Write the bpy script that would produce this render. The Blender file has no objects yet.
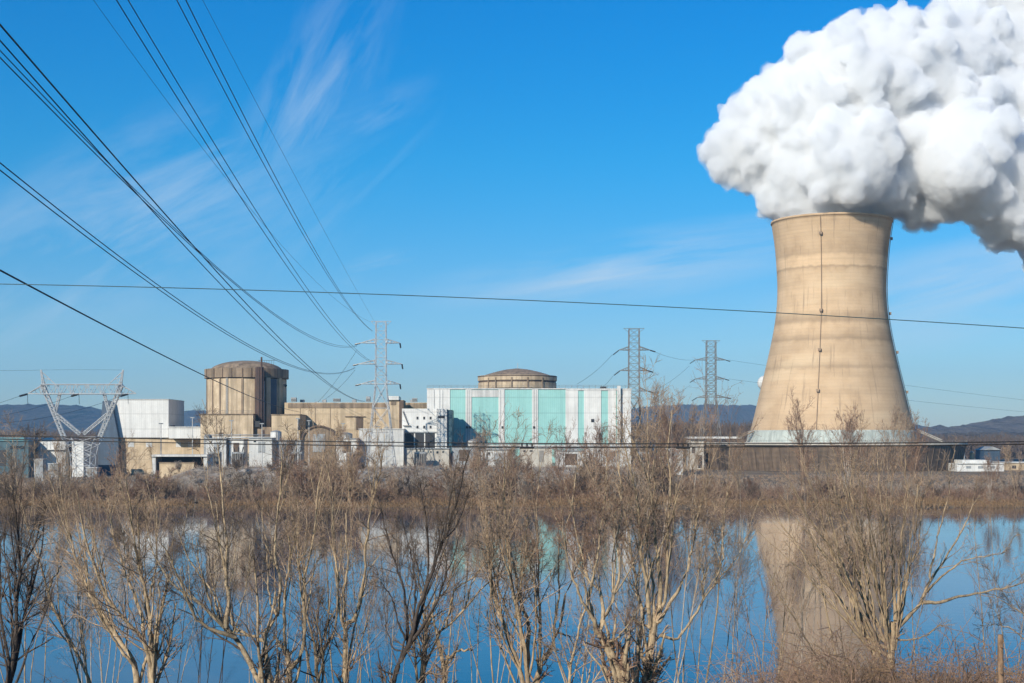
import bpy, math, random
import numpy as np
from mathutils import Vector, noise as mnoise

R = math.radians
rng = np.random.default_rng(7)
random.seed(7)
SC = bpy.context.scene
COL = SC.collection
F, H, CX, HY = 1450.0, 15.0, 512.0, 440.0      # focal length in pixels, eye height, principal column, horizon row
GZ = 2.0                                        # level of the island above the water


def P(px, py, Y):
    """A sight line of the photograph at the distance Y where that thing stands."""
    return np.array([(px - CX) / F * Y, Y, H + (HY - py) / F * Y])


def PX(px, Y): return (px - CX) / F * Y
def PZ(py, Y): return H + (HY - py) / F * Y


# ------------------------------------------------------------------ object helpers
ORIGIN = {}


def tag(o, label=None, cat=None, group=None, kind=None):
    if label: o['label'] = label
    if cat: o['category'] = cat
    if group: o['group'] = group
    if kind: o['kind'] = kind
    return o


def thing(name, loc, label, cat, group=None):
    o = bpy.data.objects.new(name, None)
    COL.objects.link(o)
    o.empty_display_size = 0.5
    o.location = tuple(loc)
    ORIGIN[o.name] = np.array(loc, float)
    return tag(o, label, cat, group)


class MB:
    """Collects vertices and faces for ONE mesh object."""

    def __init__(s):
        s.v, s.f, s.n = [], [], 0

    def add(s, v, f):
        v = np.asarray(v, float).reshape(-1, 3)
        s.v.append(v)
        s.f.extend([tuple(int(i) + s.n for i in q) for q in f])
        s.n += len(v)
        return s

    def box(s, x0, x1, y0, y1, z0, z1):
        v = [(x, y, z) for z in (z0, z1) for y in (y0, y1) for x in (x0, x1)]
        return s.add(v, [(0, 2, 3, 1), (4, 5, 7, 6), (0, 1, 5, 4), (2, 6, 7, 3), (0, 4, 6, 2), (1, 3, 7, 5)])

    def obox(s, c, half, ang, z0, z1):
        ca, sa = math.cos(ang), math.sin(ang)
        v = []
        for z in (z0, z1):
            for dy in (-half[1], half[1]):
                for dx in (-half[0], half[0]):
                    v.append((c[0] + dx * ca - dy * sa, c[1] + dx * sa + dy * ca, z))
        return s.add(v, [(0, 2, 3, 1), (4, 5, 7, 6), (0, 1, 5, 4), (2, 6, 7, 3), (0, 4, 6, 2), (1, 3, 7, 5)])

    def prism(s, poly, y0, y1):
        """polygon in x,z extruded from y0 to y1"""
        n = len(poly)
        v = [(x, y0, z) for x, z in poly] + [(x, y1, z) for x, z in poly]
        f = [tuple(range(n)), tuple(range(2 * n - 1, n - 1, -1))]
        for i in range(n):
            j = (i + 1) % n
            f.append((i, i + n, j + n, j))
        return s.add(v, f)

    def tube(s, pts, r, n=5, cap=True):
        pts = np.asarray(pts, float)
        m = len(pts)
        r = np.broadcast_to(np.asarray(r, float), (m,))
        t = np.gradient(pts, axis=0)
        t /= np.linalg.norm(t, axis=1)[:, None] + 1e-9
        ref = np.array([0.0, 0, 1]) if abs(t[:, 2]).mean() < 0.9 else np.array([0.31, 0.95, 0.0])
        u = np.cross(t, ref); u /= np.linalg.norm(u, axis=1)[:, None] + 1e-9
        w = np.cross(t, u)
        a = np.arange(n) / n * 2 * math.pi
        ring = pts[:, None] + r[:, None, None] * (u[:, None] * np.cos(a)[None, :, None] + w[:, None] * np.sin(a)[None, :, None])
        f = []
        for i in range(m - 1):
            for k in range(n):
                k2 = (k + 1) % n
                f.append((i * n + k, i * n + k2, (i + 1) * n + k2, (i + 1) * n + k))
        if cap:
            f.append(tuple(range(n - 1, -1, -1)))
            f.append(tuple((m - 1) * n + k for k in range(n)))
        return s.add(ring.reshape(-1, 3), f)

    def bar(s, a, b, r, n=4):
        return s.tube([a, b], r, n)

    def lathe(s, prof, c=(0, 0), n=64, close_top=False, close_bottom=False):
        prof = np.asarray(prof, float)
        a = np.arange(n) / n * 2 * math.pi
        v = np.zeros((len(prof), n, 3))
        v[..., 0] = c[0] + prof[:, 0:1] * np.cos(a)
        v[..., 1] = c[1] + prof[:, 0:1] * np.sin(a)
        v[..., 2] = prof[:, 1:2]
        f = []
        for i in range(len(prof) - 1):
            for k in range(n):
                k2 = (k + 1) % n
                f.append((i * n + k, i * n + k2, (i + 1) * n + k2, (i + 1) * n + k))
        if close_top: f.append(tuple((len(prof) - 1) * n + k for k in range(n)))
        if close_bottom: f.append(tuple(n - 1 - k for k in range(n)))
        return s.add(v.reshape(-1, 3), f)

    def sphere(s, c, r, nu=16, nv=10):
        prof = [(max(1e-3, r * math.sin(math.pi * i / nv)), c[2] - r * math.cos(math.pi * i / nv)) for i in range(nv + 1)]
        return s.lathe(prof, c, nu, True, True)

    def build(s, name, m, parent=None, smooth=False, label=None):
        v = np.concatenate(s.v)
        org = np.zeros(3)
        if parent is not None:
            org = ORIGIN[parent.name]
        me = bpy.data.meshes.new(name)
        me.from_pydata((v - org).tolist(), [], s.f)
        if smooth:
            me.polygons.foreach_set('use_smooth', np.ones(len(me.polygons), bool))
        me.materials.append(m)
        me.update()
        o = bpy.data.objects.new(name, me)
        COL.objects.link(o)
        if parent is not None:
            o.parent = parent
        ORIGIN[o.name] = org
        if label: o['label'] = label
        return o


def array_mesh(name, verts, quads, m, parent=None, org=None, smooth=False):
    """mesh straight from numpy arrays (verts n,3 ; quads m,4)"""
    verts = np.asarray(verts, np.float32)
    if org is not None: verts = verts - np.asarray(org, np.float32)
    quads = np.asarray(quads, np.int32)
    me = bpy.data.meshes.new(name)
    me.vertices.add(len(verts)); me.vertices.foreach_set('co', verts.ravel())
    k = quads.shape[1]
    me.loops.add(quads.size); me.loops.foreach_set('vertex_index', quads.ravel())
    me.polygons.add(len(quads))
    me.polygons.foreach_set('loop_start', np.arange(0, quads.size, k, dtype=np.int32))
    if smooth:
        me.polygons.foreach_set('use_smooth', np.ones(len(quads), bool))
    me.materials.append(m)
    me.update(calc_edges=True)
    me.validate()
    o = bpy.data.objects.new(name, me)
    COL.objects.link(o)
    if parent is not None: o.parent = parent
    ORIGIN[o.name] = np.zeros(3) if org is None else np.asarray(org, float)
    return o


def copy_tree(o, parent=None):
    c = o.copy(); COL.objects.link(c)
    if parent is not None: c.parent = parent
    for ch in list(o.children): copy_tree(ch, c)
    return c


# ------------------------------------------------------------------ materials
def nt(name):
    m = bpy.data.materials.new(name); m.use_nodes = True
    t = m.node_tree
    return m, t, t.nodes['Principled BSDF']


def node(t, kind, **kw):
    n = t.nodes.new(kind)
    for k, v in kw.items(): setattr(n, k, v)
    return n


def ramp(t, fac, stops):
    n = node(t, 'ShaderNodeValToRGB')
    e = n.color_ramp.elements
    while len(e) < len(stops): e.new(0.5)
    for i, (p, c) in enumerate(stops):
        e[i].position = p
        e[i].color = (c[0], c[1], c[2], 1) if hasattr(c, '__len__') else (c, c, c, 1)
    t.links.new(fac, n.inputs[0])
    return n.outputs[0]


def mixc(t, fac, a, b, mode='MIX'):
    n = node(t, 'ShaderNodeMix', data_type='RGBA', blend_type=mode)
    for s, v in ((n.inputs[0], fac), (n.inputs[6], a), (n.inputs[7], b)):
        if hasattr(v, 'is_linked') or hasattr(v, 'links'): t.links.new(v, s)
        elif hasattr(v, '__len__'): s.default_value = (v[0], v[1], v[2], 1)
        else: s.default_value = v
    return n.outputs[2]


def noise(t, vec, scale, detail=4, rough=0.6, stretch=None):
    if stretch is not None:
        mp = node(t, 'ShaderNodeMapping')
        mp.inputs['Scale'].default_value = stretch
        t.links.new(vec, mp.inputs['Vector']); vec = mp.outputs[0]
    n = node(t, 'ShaderNodeTexNoise')
    n.inputs['Scale'].default_value = scale; n.inputs['Detail'].default_value = detail; n.inputs['Roughness'].default_value = rough
    t.links.new(vec, n.inputs['Vector'])
    return n.outputs['Fac']


def objco(t):
    return node(t, 'ShaderNodeTexCoord').outputs['Object']


def worn(name, c, c2=None, streak=0.35, rough=0.8, scale=0.25, bump=0.15, metallic=0.0):
    """weathered surface: mottling, vertical rain streaks and fine grain"""
    m, t, b = nt(name)
    c2 = c2 or tuple(x * 0.72 for x in c)
    co = objco(t)
    blot = ramp(t, noise(t, co, scale, 8, .7), [(0.38, 0.0), (0.6, 1.0)])
    base = mixc(t, blot, c, c2)
    st = ramp(t, noise(t, co, 1.0, 6, 0.7, (0.55, 0.55, 0.035)), [(0.44, 0.0), (0.62, 1.0)])
    f = node(t, 'ShaderNodeMath', operation='MULTIPLY'); f.inputs[1].default_value = min(1, streak * 1.35)
    t.links.new(st, f.inputs[0])
    col = mixc(t, f.outputs[0], base, tuple(x * 0.45 for x in c2))
    if 'cladding' in name:      # sheet ribs and lap joints
        w = node(t, 'ShaderNodeTexWave', wave_type='BANDS', bands_direction='X', wave_profile='SIN'); w.inputs['Scale'].default_value = 0.42; w.inputs['Distortion'].default_value = 0.0
        t.links.new(co, w.inputs['Vector'])
        col = mixc(t, ramp(t, w.outputs['Fac'], [(0.0, .22), (.3, 0.0)]), col, tuple(x * .55 for x in c))
        wz = node(t, 'ShaderNodeTexWave', wave_type='BANDS', bands_direction='Z', wave_profile='SIN'); wz.inputs['Scale'].default_value = 0.055; wz.inputs['Distortion'].default_value = 0.0
        t.links.new(co, wz.inputs['Vector'])
        col = mixc(t, ramp(t, wz.outputs['Fac'], [(0.0, .35), (.03, 0.0)]), col, tuple(x * .5 for x in c))
    t.links.new(col, b.inputs['Base Color'])
    b.inputs['Roughness'].default_value = rough
    b.inputs['Metallic'].default_value = metallic
    if bump:
        bp = node(t, 'ShaderNodeBump'); bp.inputs['Strength'].default_value = bump; bp.inputs['Distance'].default_value = 0.1
        t.links.new(noise(t, co, 3.0, 6), bp.inputs['Height']); t.links.new(bp.outputs[0], b.inputs['Normal'])
    return m


def bark(name, c, c2):
    m, t, b = nt(name)
    co = objco(t)
    g = noise(t, co, 9.0, 7, 0.75, (2.0, 2.0, 0.5))
    cl = ramp(t, g, [(0.38, c2), (0.54, c), (0.72, tuple(min(1, x * 1.25) for x in c))])
    big = ramp(t, noise(t, co, 2.4, 5, 0.7), [(0.46, 0.0), (0.62, 0.65)])
    t.links.new(mixc(t, big, cl, tuple(x * .38 for x in c)), b.inputs['Base Color'])
    b.inputs['Roughness'].default_value = 0.9
    bp = node(t, 'ShaderNodeBump'); bp.inputs['Strength'].default_value = 0.6; bp.inputs['Distance'].default_value = 0.03
    t.links.new(noise(t, co, 14, 5, 0.7, (1, 1, 0.25)), bp.inputs['Height']); t.links.new(bp.outputs[0], b.inputs['Normal'])
    return m


def concrete_tower():
    """cooling tower shell: lift rings, bands of differently aged pours, form seams, streaks"""
    m, t, b = nt('tower_concrete')
    co = objco(t)
    sep = node(t, 'ShaderNodeSeparateXYZ'); t.links.new(co, sep.inputs[0])
    at = node(t, 'ShaderNodeMath', operation='ARCTAN2'); t.links.new(sep.outputs[1], at.inputs[0]); t.links.new(sep.outputs[0], at.inputs[1])
    am = node(t, 'ShaderNodeMath', operation='MULTIPLY'); am.inputs[1].default_value = 30.0; t.links.new(at.outputs[0], am.inputs[0])
    cyl = node(t, 'ShaderNodeCombineXYZ'); t.links.new(am.outputs[0], cyl.inputs[0]); t.links.new(sep.outputs[2], cyl.inputs[2])
    cy = cyl.outputs[0]
    base = ramp(t, noise(t, cy, 0.10, 5, 0.6), [(0.3, (0.42, 0.285, 0.165)), (0.5, (0.51, 0.355, 0.212)), (0.75, (0.57, 0.405, 0.25))])
    band = ramp(t, noise(t, cy, 1.0, 3, 0.55, (0.012, 1, 0.14)), [(0.40, 0.0), (0.52, 0.25), (0.62, 1.0)])
    fb = node(t, 'ShaderNodeMath', operation='MULTIPLY'); fb.inputs[1].default_value = 0.45; t.links.new(band, fb.inputs[0])
    c1 = mixc(t, fb.outputs[0], base, (0.36, 0.255, 0.155))
    pale = ramp(t, noise(t, cy, 1.0, 2, 0.5, (0.02, 1, 0.09)), [(0.56, 0.0), (0.66, 1.0)])
    fp = node(t, 'ShaderNodeMath', operation='MULTIPLY'); fp.inputs[1].default_value = 0.45; t.links.new(pale, fp.inputs[0])
    c1 = mixc(t, fp.outputs[0], c1, (0.60, 0.455, 0.29))
    zw = node(t, 'ShaderNodeMath', operation='MULTIPLY_ADD'); zw.inputs[1].default_value = 2.4; t.links.new(noise(t, cy, .25, 3), zw.inputs[0]); t.links.new(sep.outputs[2], zw.inputs[2])
    zn = node(t, 'ShaderNodeMath', operation='DIVIDE'); zn.inputs[1].default_value = 120.0; t.links.new(zw.outputs[0], zn.inputs[0])
    def bz(y): return (PZ(y, TY) - GZ + 1.2) / 120.0
    pour = ramp(t, zn.outputs[0], [(bz(428), .90), (bz(400), 1.0), (bz(372), .98), (bz(370), .74), (bz(366), .92), (bz(345), 1.0), (bz(342), .70), (bz(337), .90), (bz(328), 1.03), (bz(324), .72), (bz(318), .86), (bz(314), 1.05), (bz(292), 1.10), (bz(275), 1.0), (bz(272), .72), (bz(270), 1.14), (bz(262), 1.14), (bz(259), .84), (bz(250), .92), (bz(240), 1.0), (bz(226), .93)])
    c1 = mixc(t, 1.0, c1, pour, 'MULTIPLY')
    # lift joints every 1.5 m
    w = node(t, 'ShaderNodeTexWave', wave_type='BANDS', bands_direction='Z', wave_profile='SIN')
    w.inputs['Scale'].default_value = 0.21; w.inputs['Distortion'].default_value = 0.0
    t.links.new(co, w.inputs['Vector'])
    lj = ramp(t, w.outputs['Fac'], [(0.0, 1.0), (0.14, 0.0)])
    fl = node(t, 'ShaderNodeMath', operation='MULTIPLY'); fl.inputs[1].default_value = 0.10; t.links.new(lj, fl.inputs[0])
    c2 = mixc(t, fl.outputs[0], c1, (0.2, 0.14, 0.09))
    # short dark streaks running down
    s = ramp(t, noise(t, cy, 1.0, 4, 0.6, (0.7, 1, 0.05)), [(0.58, 0.0), (0.70, 1.0)])
    fs = node(t, 'ShaderNodeMath', operation='MULTIPLY'); fs.inputs[1].default_value = 0.55; t.links.new(s, fs.inputs[0])
    c3 = mixc(t, fs.outputs[0], c2, (0.17, 0.12, 0.08))
    t.links.new(c3, b.inputs['Base Color'])
    b.inputs['Roughness'].default_value = 0.9
    bp = node(t, 'ShaderNodeBump'); bp.inputs['Strength'].default_value = 0.08; bp.inputs['Distance'].default_value = 0.2
    t.links.new(w.outputs['Fac'], bp.inputs['Height']); t.links.new(bp.outputs[0], b.inputs['Normal'])
    return m


def ground_mat():
    m, t, b = nt('ground_earth')
    geo = node(t, 'ShaderNodeNewGeometry'); co = geo.outputs['Position']
    a = ramp(t, noise(t, co, 0.09, 8, 0.65), [(0.3, (0.10, 0.072, 0.045)), (0.5, (0.19, 0.135, 0.08)), (0.7, (0.27, 0.20, 0.12))])
    g = ramp(t, noise(t, co, 1.7, 6, 0.7), [(0.35, 0.55), (0.7, 1.15)])
    t.links.new(mixc(t, 1.0, a, g, 'MULTIPLY'), b.inputs['Base Color'])
    b.inputs['Roughness'].default_value = 0.95
    bp = node(t, 'ShaderNodeBump'); bp.inputs['Strength'].default_value = 0.7; bp.inputs['Distance'].default_value = 0.3
    t.links.new(noise(t, co, 1.1, 8, 0.7), bp.inputs['Height']); t.links.new(bp.outputs[0], b.inputs['Normal'])
    return m


def stone_mat():
    m, t, b = nt('riprap_stone')
    geo = node(t, 'ShaderNodeNewGeometry'); co = geo.outputs['Position']
    v = node(t, 'ShaderNodeTexVoronoi'); v.inputs['Scale'].default_value = 0.55
    t.links.new(co, v.inputs['Vector'])
    a = ramp(t, v.outputs['Color'], [(0.1, (0.14, 0.115, 0.09)), (0.5, (0.25, 0.21, 0.17)), (0.9, (0.40, 0.36, 0.31))])
    k = ramp(t, noise(t, co, 0.12, 5), [(0.42, 0.0), (0.62, 1.0)])
    t.links.new(mixc(t, k, a, (0.17, 0.125, 0.085)), b.inputs['Base Color'])
    b.inputs['Roughness'].default_value = 0.95
    bp = node(t, 'ShaderNodeBump'); bp.inputs['Strength'].default_value = 1.0; bp.inputs['Distance'].default_value = 0.6
    t.links.new(v.outputs['Distance'], bp.inputs['Height']); t.links.new(bp.outputs[0], b.inputs['Normal'])
    return m


def hill_mat(name, a, c):
    m, t, b = nt(name)
    geo = node(t, 'ShaderNodeNewGeometry'); co = geo.outputs['Position']
    n1 = noise(t, co, 0.02, 10, 0.8)
    t.links.new(ramp(t, n1, [(0.35, a), (0.65, c)]), b.inputs['Base Color'])
    b.inputs['Roughness'].default_value = 1.0
    bp = node(t, 'ShaderNodeBump'); bp.inputs['Strength'].default_value = 1.0; bp.inputs['Distance'].default_value = 8
    t.links.new(noise(t, co, 0.06, 8, 0.75), bp.inputs['Height']); t.links.new(bp.outputs[0], b.inputs['Normal'])
    return m


def water_mat():
    m, t, b = nt('river_water')
    geo = node(t, 'ShaderNodeNewGeometry'); co = geo.outputs['Position']
    b.inputs['Base Color'].default_value = (0.006, 0.030, 0.062, 1)
    b.inputs['IOR'].default_value = 1.55
    n1 = noise(t, co, 0.9, 4, 0.55, (0.55, 1.0, 1.0))
    n2 = noise(t, co, 0.05, 3, 0.5)
    n3 = noise(t, co, 0.03, 4, 0.6, (.35, 1.6, 1))
    t.links.new(ramp(t, n3, [(.42, .015), (.6, .06)]), b.inputs['Roughness'])
    r2 = ramp(t, n2, [(0.40, 0.35), (0.65, 1.0)])
    mu = node(t, 'ShaderNodeMath', operation='MULTIPLY'); t.links.new(n1, mu.inputs[0]); t.links.new(r2, mu.inputs[1])
    bp = node(t, 'ShaderNodeBump'); bp.inputs['Strength'].default_value = 0.22; bp.inputs['Distance'].default_value = 0.05
    t.links.new(mu.outputs[0], bp.inputs['Height']); t.links.new(bp.outputs[0], b.inputs['Normal'])
    return m


def simple(name, c, rough=0.7, metallic=0.0, var=0.25, scale=1.5):
    m, t, b = nt(name)
    co = objco(t)
    n = noise(t, co, scale, 5)
    t.links.new(ramp(t, n, [(0.3, tuple(x * (1 - var) for x in c)), (0.7, tuple(min(1, x * (1 + var * 0.5)) for x in c))]), b.inputs['Base Color'])
    b.inputs['Roughness'].default_value = rough; b.inputs['Metallic'].default_value = metallic
    return m


TY = 650.0
M = dict(
    tower=concrete_tower(),
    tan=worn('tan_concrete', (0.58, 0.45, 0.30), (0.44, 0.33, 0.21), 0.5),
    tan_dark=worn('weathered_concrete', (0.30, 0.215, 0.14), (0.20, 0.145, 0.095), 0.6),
    tan2=worn('ochre_cladding', (0.56, 0.43, 0.28), (0.45, 0.335, 0.205), 0.35),
    brown=worn('brown_cladding', (0.13, 0.085, 0.055), None, 0.4),
    ladder=worn('ladder_steel', (0.33, 0.23, 0.145), (0.25, 0.175, 0.115), 0.4),
    rust=worn('rusty_steel', (0.10, 0.055, 0.04), (0.06, 0.04, 0.035), 0.5),
    white=worn('white_cladding_sheet', (0.66, 0.645, 0.605), (0.58, 0.565, 0.53), 0.22, 0.6),
    white2=worn('white_cladding', (0.58, 0.565, 0.53), (0.48, 0.47, 0.44), 0.35, 0.6),
    pale=worn('pale_lintel', (0.44, 0.47, 0.42), (0.36, 0.39, 0.35), 0.4),
    teal=worn('teal_cladding', (0.28, 0.52, 0.48), (0.245, 0.475, 0.435), 0.15, 0.55),
    dteal=worn('dark_teal_metal', (0.04, 0.10, 0.12), (0.03, 0.07, 0.09), 0.3, 0.5),
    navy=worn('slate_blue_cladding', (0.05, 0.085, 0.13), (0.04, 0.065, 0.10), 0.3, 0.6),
    grey=worn('grey_metal', (0.32, 0.33, 0.33), None, 0.3, 0.6),
    dark=simple('dark_opening', (0.018, 0.018, 0.02), 0.6),
    glass=simple('window_glass', (0.02, 0.03, 0.04), 0.15),
    louver=worn('louver_boards', (0.20, 0.138, 0.088), (0.14, 0.096, 0.062), 0.5),
    deck=worn('deck_concrete', (0.50, 0.46, 0.39), (0.40, 0.36, 0.30), 0.3),
    galv=simple('galvanised_steel', (0.52, 0.525, 0.515), 0.5, 0.2),
    galv_dark=simple('groove_grey', (0.23, 0.21, 0.185), 0.6, 0.2),
    insul=simple('insulator_glaze', (0.035, 0.04, 0.045), 0.3),
    wire=simple('wire_metal', (0.035, 0.055, 0.075), 0.5, 0.3),
    wire_green=simple('cable_sheath', (0.03, 0.07, 0.075), 0.5),
    black=simple('black_cable', (0.012, 0.012, 0.013), 0.6),
    bark_pale=bark('pale_bark', (0.44, 0.325, 0.195), (0.18, 0.125, 0.08)),
    bark_mid=bark('tan_bark', (0.38, 0.275, 0.165), (0.16, 0.11, 0.07)),
    bark_dark=bark('dark_bark', (0.075, 0.055, 0.043), (0.03, 0.024, 0.02)),
    twig=bark('grey_brown_twigs', (0.42, 0.295, 0.195), (0.23, 0.16, 0.11)),
    twig_dark=bark('dark_twigs', (0.16, 0.115, 0.085), (0.08, 0.06, 0.045)),
    twig_red=bark('russet_twigs', (0.31, 0.19, 0.125), (0.17, 0.105, 0.07)),
    twig_grey=bark('ashen_twigs', (0.42, 0.35, 0.28), (0.26, 0.21, 0.165)),
    reed=bark('dry_reed', (0.36, 0.225, 0.115), (0.20, 0.12, 0.06)),
    post=bark('weathered_wood', (0.30, 0.18, 0.10), (0.13, 0.075, 0.045)),
    wood_far=bark('far_woods', (0.16, 0.115, 0.085), (0.09, 0.065, 0.055)),
)


# ------------------------------------------------------------------ camera, light, sky
cam = bpy.data.cameras.new('Camera')
cam.sensor_width = 36.0
cam.lens = F / 1024 * 36
cam.shift_y = (HY - 341.5) / 1024
cam.clip_start = 0.5; cam.clip_end = 30000
co = bpy.data.objects.new('Camera', cam)
co.location = (0, 0, H); co.rotation_euler = (R(90), 0, 0)
COL.objects.link(co); SC.camera = co

EL, AZ = 27.0, 33.0          # sun height; degrees to the left of straight behind the viewer
S = Vector((-math.sin(R(AZ)) * math.cos(R(EL)), -math.cos(R(AZ)) * math.cos(R(EL)), math.sin(R(EL))))
sun = bpy.data.lights.new('Sun', 'SUN')
sun.energy = 4.6; sun.angle = R(0.5); sun.color = (1.0, 0.93, 0.82)
so = bpy.data.objects.new('Sun', sun); so.rotation_euler = S.to_track_quat('Z', 'Y').to_euler(); so.location = (0, 0, 400)
COL.objects.link(so)

W = bpy.data.worlds.new('World'); SC.world = W; W.use_nodes = True
t = W.node_tree
bg = t.nodes['Background']; bg.inputs['Strength'].default_value = 0.09
sky = node(t, 'ShaderNodeTexSky', sky_type='NISHITA')
sky.sun_disc = False; sky.sun_elevation = R(EL); sky.sun_rotation = math.atan2(S.x, S.y)
sky.altitude = 100; sky.air_density = 1.0; sky.dust_density = 0.4; sky.ozone_density = 3.0
hs = node(t, 'ShaderNodeHueSaturation'); hs.inputs['Saturation'].default_value = 1.45; hs.inputs['Value'].default_value = 1.0
t.links.new(sky.outputs[0], hs.inputs['Color'])
# thin cirrus: noise on a flat layer high above
tc = node(t, 'ShaderNodeTexCoord').outputs['Generated']
sp = node(t, 'ShaderNodeSeparateXYZ'); t.links.new(tc, sp.inputs[0])
zz = node(t, 'ShaderNodeMath', operation='MAXIMUM'); zz.inputs[1].default_value = 0.0; t.links.new(sp.outputs[2], zz.inputs[0])
za = node(t, 'ShaderNodeMath', operation='ADD'); za.inputs[1].default_value = 0.12; t.links.new(zz.outputs[0], za.inputs[0])
ym = node(t, 'ShaderNodeMath', operation='MAXIMUM'); ym.inputs[1].default_value = 0.15
ya = node(t, 'ShaderNodeMath', operation='ABSOLUTE'); t.links.new(sp.outputs[1], ya.inputs[0]); t.links.new(ya.outputs[0], ym.inputs[0])
dx = node(t, 'ShaderNodeMath', operation='DIVIDE'); t.links.new(sp.outputs[0], dx.inputs[0]); t.links.new(ym.outputs[0], dx.inputs[1])
dz = node(t, 'ShaderNodeMath', operation='DIVIDE'); t.links.new(sp.outputs[2], dz.inputs[0]); t.links.new(ym.outputs[0], dz.inputs[1])
pl = node(t, 'ShaderNodeCombineXYZ'); t.links.new(dx.outputs[0], pl.inputs[0]); t.links.new(dz.outputs[0], pl.inputs[1])


def cirrus(ang, sc, seed, lo, hi, cen, size, amount, detail=9):
    """one field of thin ice cloud: fibres along ang, gathered round the direction cen"""
    mp = node(t, 'ShaderNodeMapping', vector_type='TEXTURE')
    mp.inputs['Location'].default_value = (cen[0], cen[1], 0); mp.inputs['Rotation'].default_value = (0, 0, R(ang))
    t.links.new(pl.outputs[0], mp.inputs['Vector'])
    m2 = node(t, 'ShaderNodeMapping'); m2.inputs['Location'].default_value = (seed, seed * .7, 0); m2.inputs['Scale'].default_value = sc
    t.links.new(mp.outputs[0], m2.inputs['Vector'])
    wv = node(t, 'ShaderNodeTexNoise'); wv.inputs['Scale'].default_value = 1.0; wv.inputs['Detail'].default_value = detail; wv.inputs['Roughness'].default_value = .62; wv.inputs['Distortion'].default_value = .35
    t.links.new(m2.outputs[0], wv.inputs['Vector'])
    f = ramp(t, wv.outputs['Fac'], [(lo, 0.0), (hi, 1.0)])
    m3 = node(t, 'ShaderNodeMapping'); m3.inputs['Scale'].default_value = (1 / size[0], 1 / size[1], 1); t.links.new(mp.outputs[0], m3.inputs['Vector'])
    ln = node(t, 'ShaderNodeVectorMath', operation='LENGTH'); t.links.new(m3.outputs[0], ln.inputs[0])
    g = ramp(t, ln.outputs['Value'], [(0.0, 1.0), (0.35, .7), (1.0, 0.0)])
    a = node(t, 'ShaderNodeMath', operation='MULTIPLY'); t.links.new(f, a.inputs[0]); t.links.new(g, a.inputs[1])
    b = node(t, 'ShaderNodeMath', operation='MULTIPLY'); b.inputs[1].default_value = amount; t.links.new(a.outputs[0], b.inputs[0])
    return b.outputs[0]


fields = [cirrus(62, (9, 42, 1), 2.3, .40, .78, (-.140, .235), (.125, .045), .52), cirrus(48, (8, 40, 1), 5.1, .45, .8, (-.125, .185), (.11, .05), .35),
          cirrus(25, (6, 26, 1), 7.7, .42, .8, (-.26, .15), (.21, .08), .75), cirrus(9, (4, 34, 1), 1.3, .36, .70, (.09, .122), (.18, .028), 1.0), cirrus(12, (4, 30, 1), 9.4, .36, .72, (.30, .10), (.17, .04), .95),
          cirrus(14, (10, 50, 1), 3.9, .42, .75, (-.09, .12), (.035, .012), .6), cirrus(30, (10, 40, 1), 6.2, .42, .75, (-.09, .225), (.05, .02), .3)]
acc = fields[0]
for f_ in fields[1:]:
    ad = node(t, 'ShaderNodeMath', operation='MAXIMUM'); t.links.new(acc, ad.inputs[0]); t.links.new(f_, ad.inputs[1]); acc = ad.outputs[0]
tint = ramp(t, sp.outputs[2], [(0.0, (0.66, 0.74, 0.95)), (0.10, (0.56, 0.82, 1.02)), (0.19, (0.24, 0.95, 1.10)), (0.30, (0.0, 1.0, 1.20))])
air = mixc(t, 1.0, hs.outputs[0], tint, 'MULTIPLY')
t.links.new(mixc(t, acc, air, (5.6, 6.6, 7.6)), bg.inputs['Color'])

SC.view_settings.view_transform = 'Standard'; SC.view_settings.look = 'None'
SC.view_settings.gamma = 1; SC.view_settings.exposure = 0.35; SC.view_settings.use_curve_mapping = False
SC.render.engine = 'CYCLES'
c = SC.cycles
c.max_bounces = 24; c.diffuse_bounces = 3; c.glossy_bounces = 4; c.transparent_max_bounces = 8
c.volume_bounces = 20
c.use_adaptive_sampling = True; c.adaptive_threshold = 0.02
c.use_denoising = True
try: c.denoiser = 'OPENIMAGEDENOISE'
except Exception: pass
c.sample_clamp_indirect = 8
SC.render.film_transparent = False


# ------------------------------------------------------------------ ground, water, hills
def fbm(x, y, s, seed=0.0, octv=5):
    return mnoise.fractal(Vector((x * s + seed, y * s - seed, seed * 0.37)), 1.0, 2.0, octv)


def ground_z(x, y):
    wob = 5 * fbm(x, 0, 0.02, 3.1, 3)
    if y < 130:
        yy = y + 0.6 * wob
        z = np.interp(yy, [-400, -6, 6, 20, 32, 45, 56, 64, 72, 130], [13.5, 13.3, 12.6, 10.35, 7.9, 4.6, 1.0, -0.6, -2.5, -3.5])
        return float(z) + 0.25 * fbm(x, y, 0.25, 1.0)
    yy = y - wob - 2.2 * fbm(x, 0, 0.12, 4.4, 3)
    z = float(np.interp(yy, [130, 300, 320, 326, 336, 350, 20000], [-3.5, -3.5, -1.6, 0.3, 1.7, GZ, GZ]))
    return z + (0.3 * fbm(x, y, 0.08, 2.0) if yy < 350 else 0.12 * fbm(x, y, 0.02, 2.0))


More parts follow.
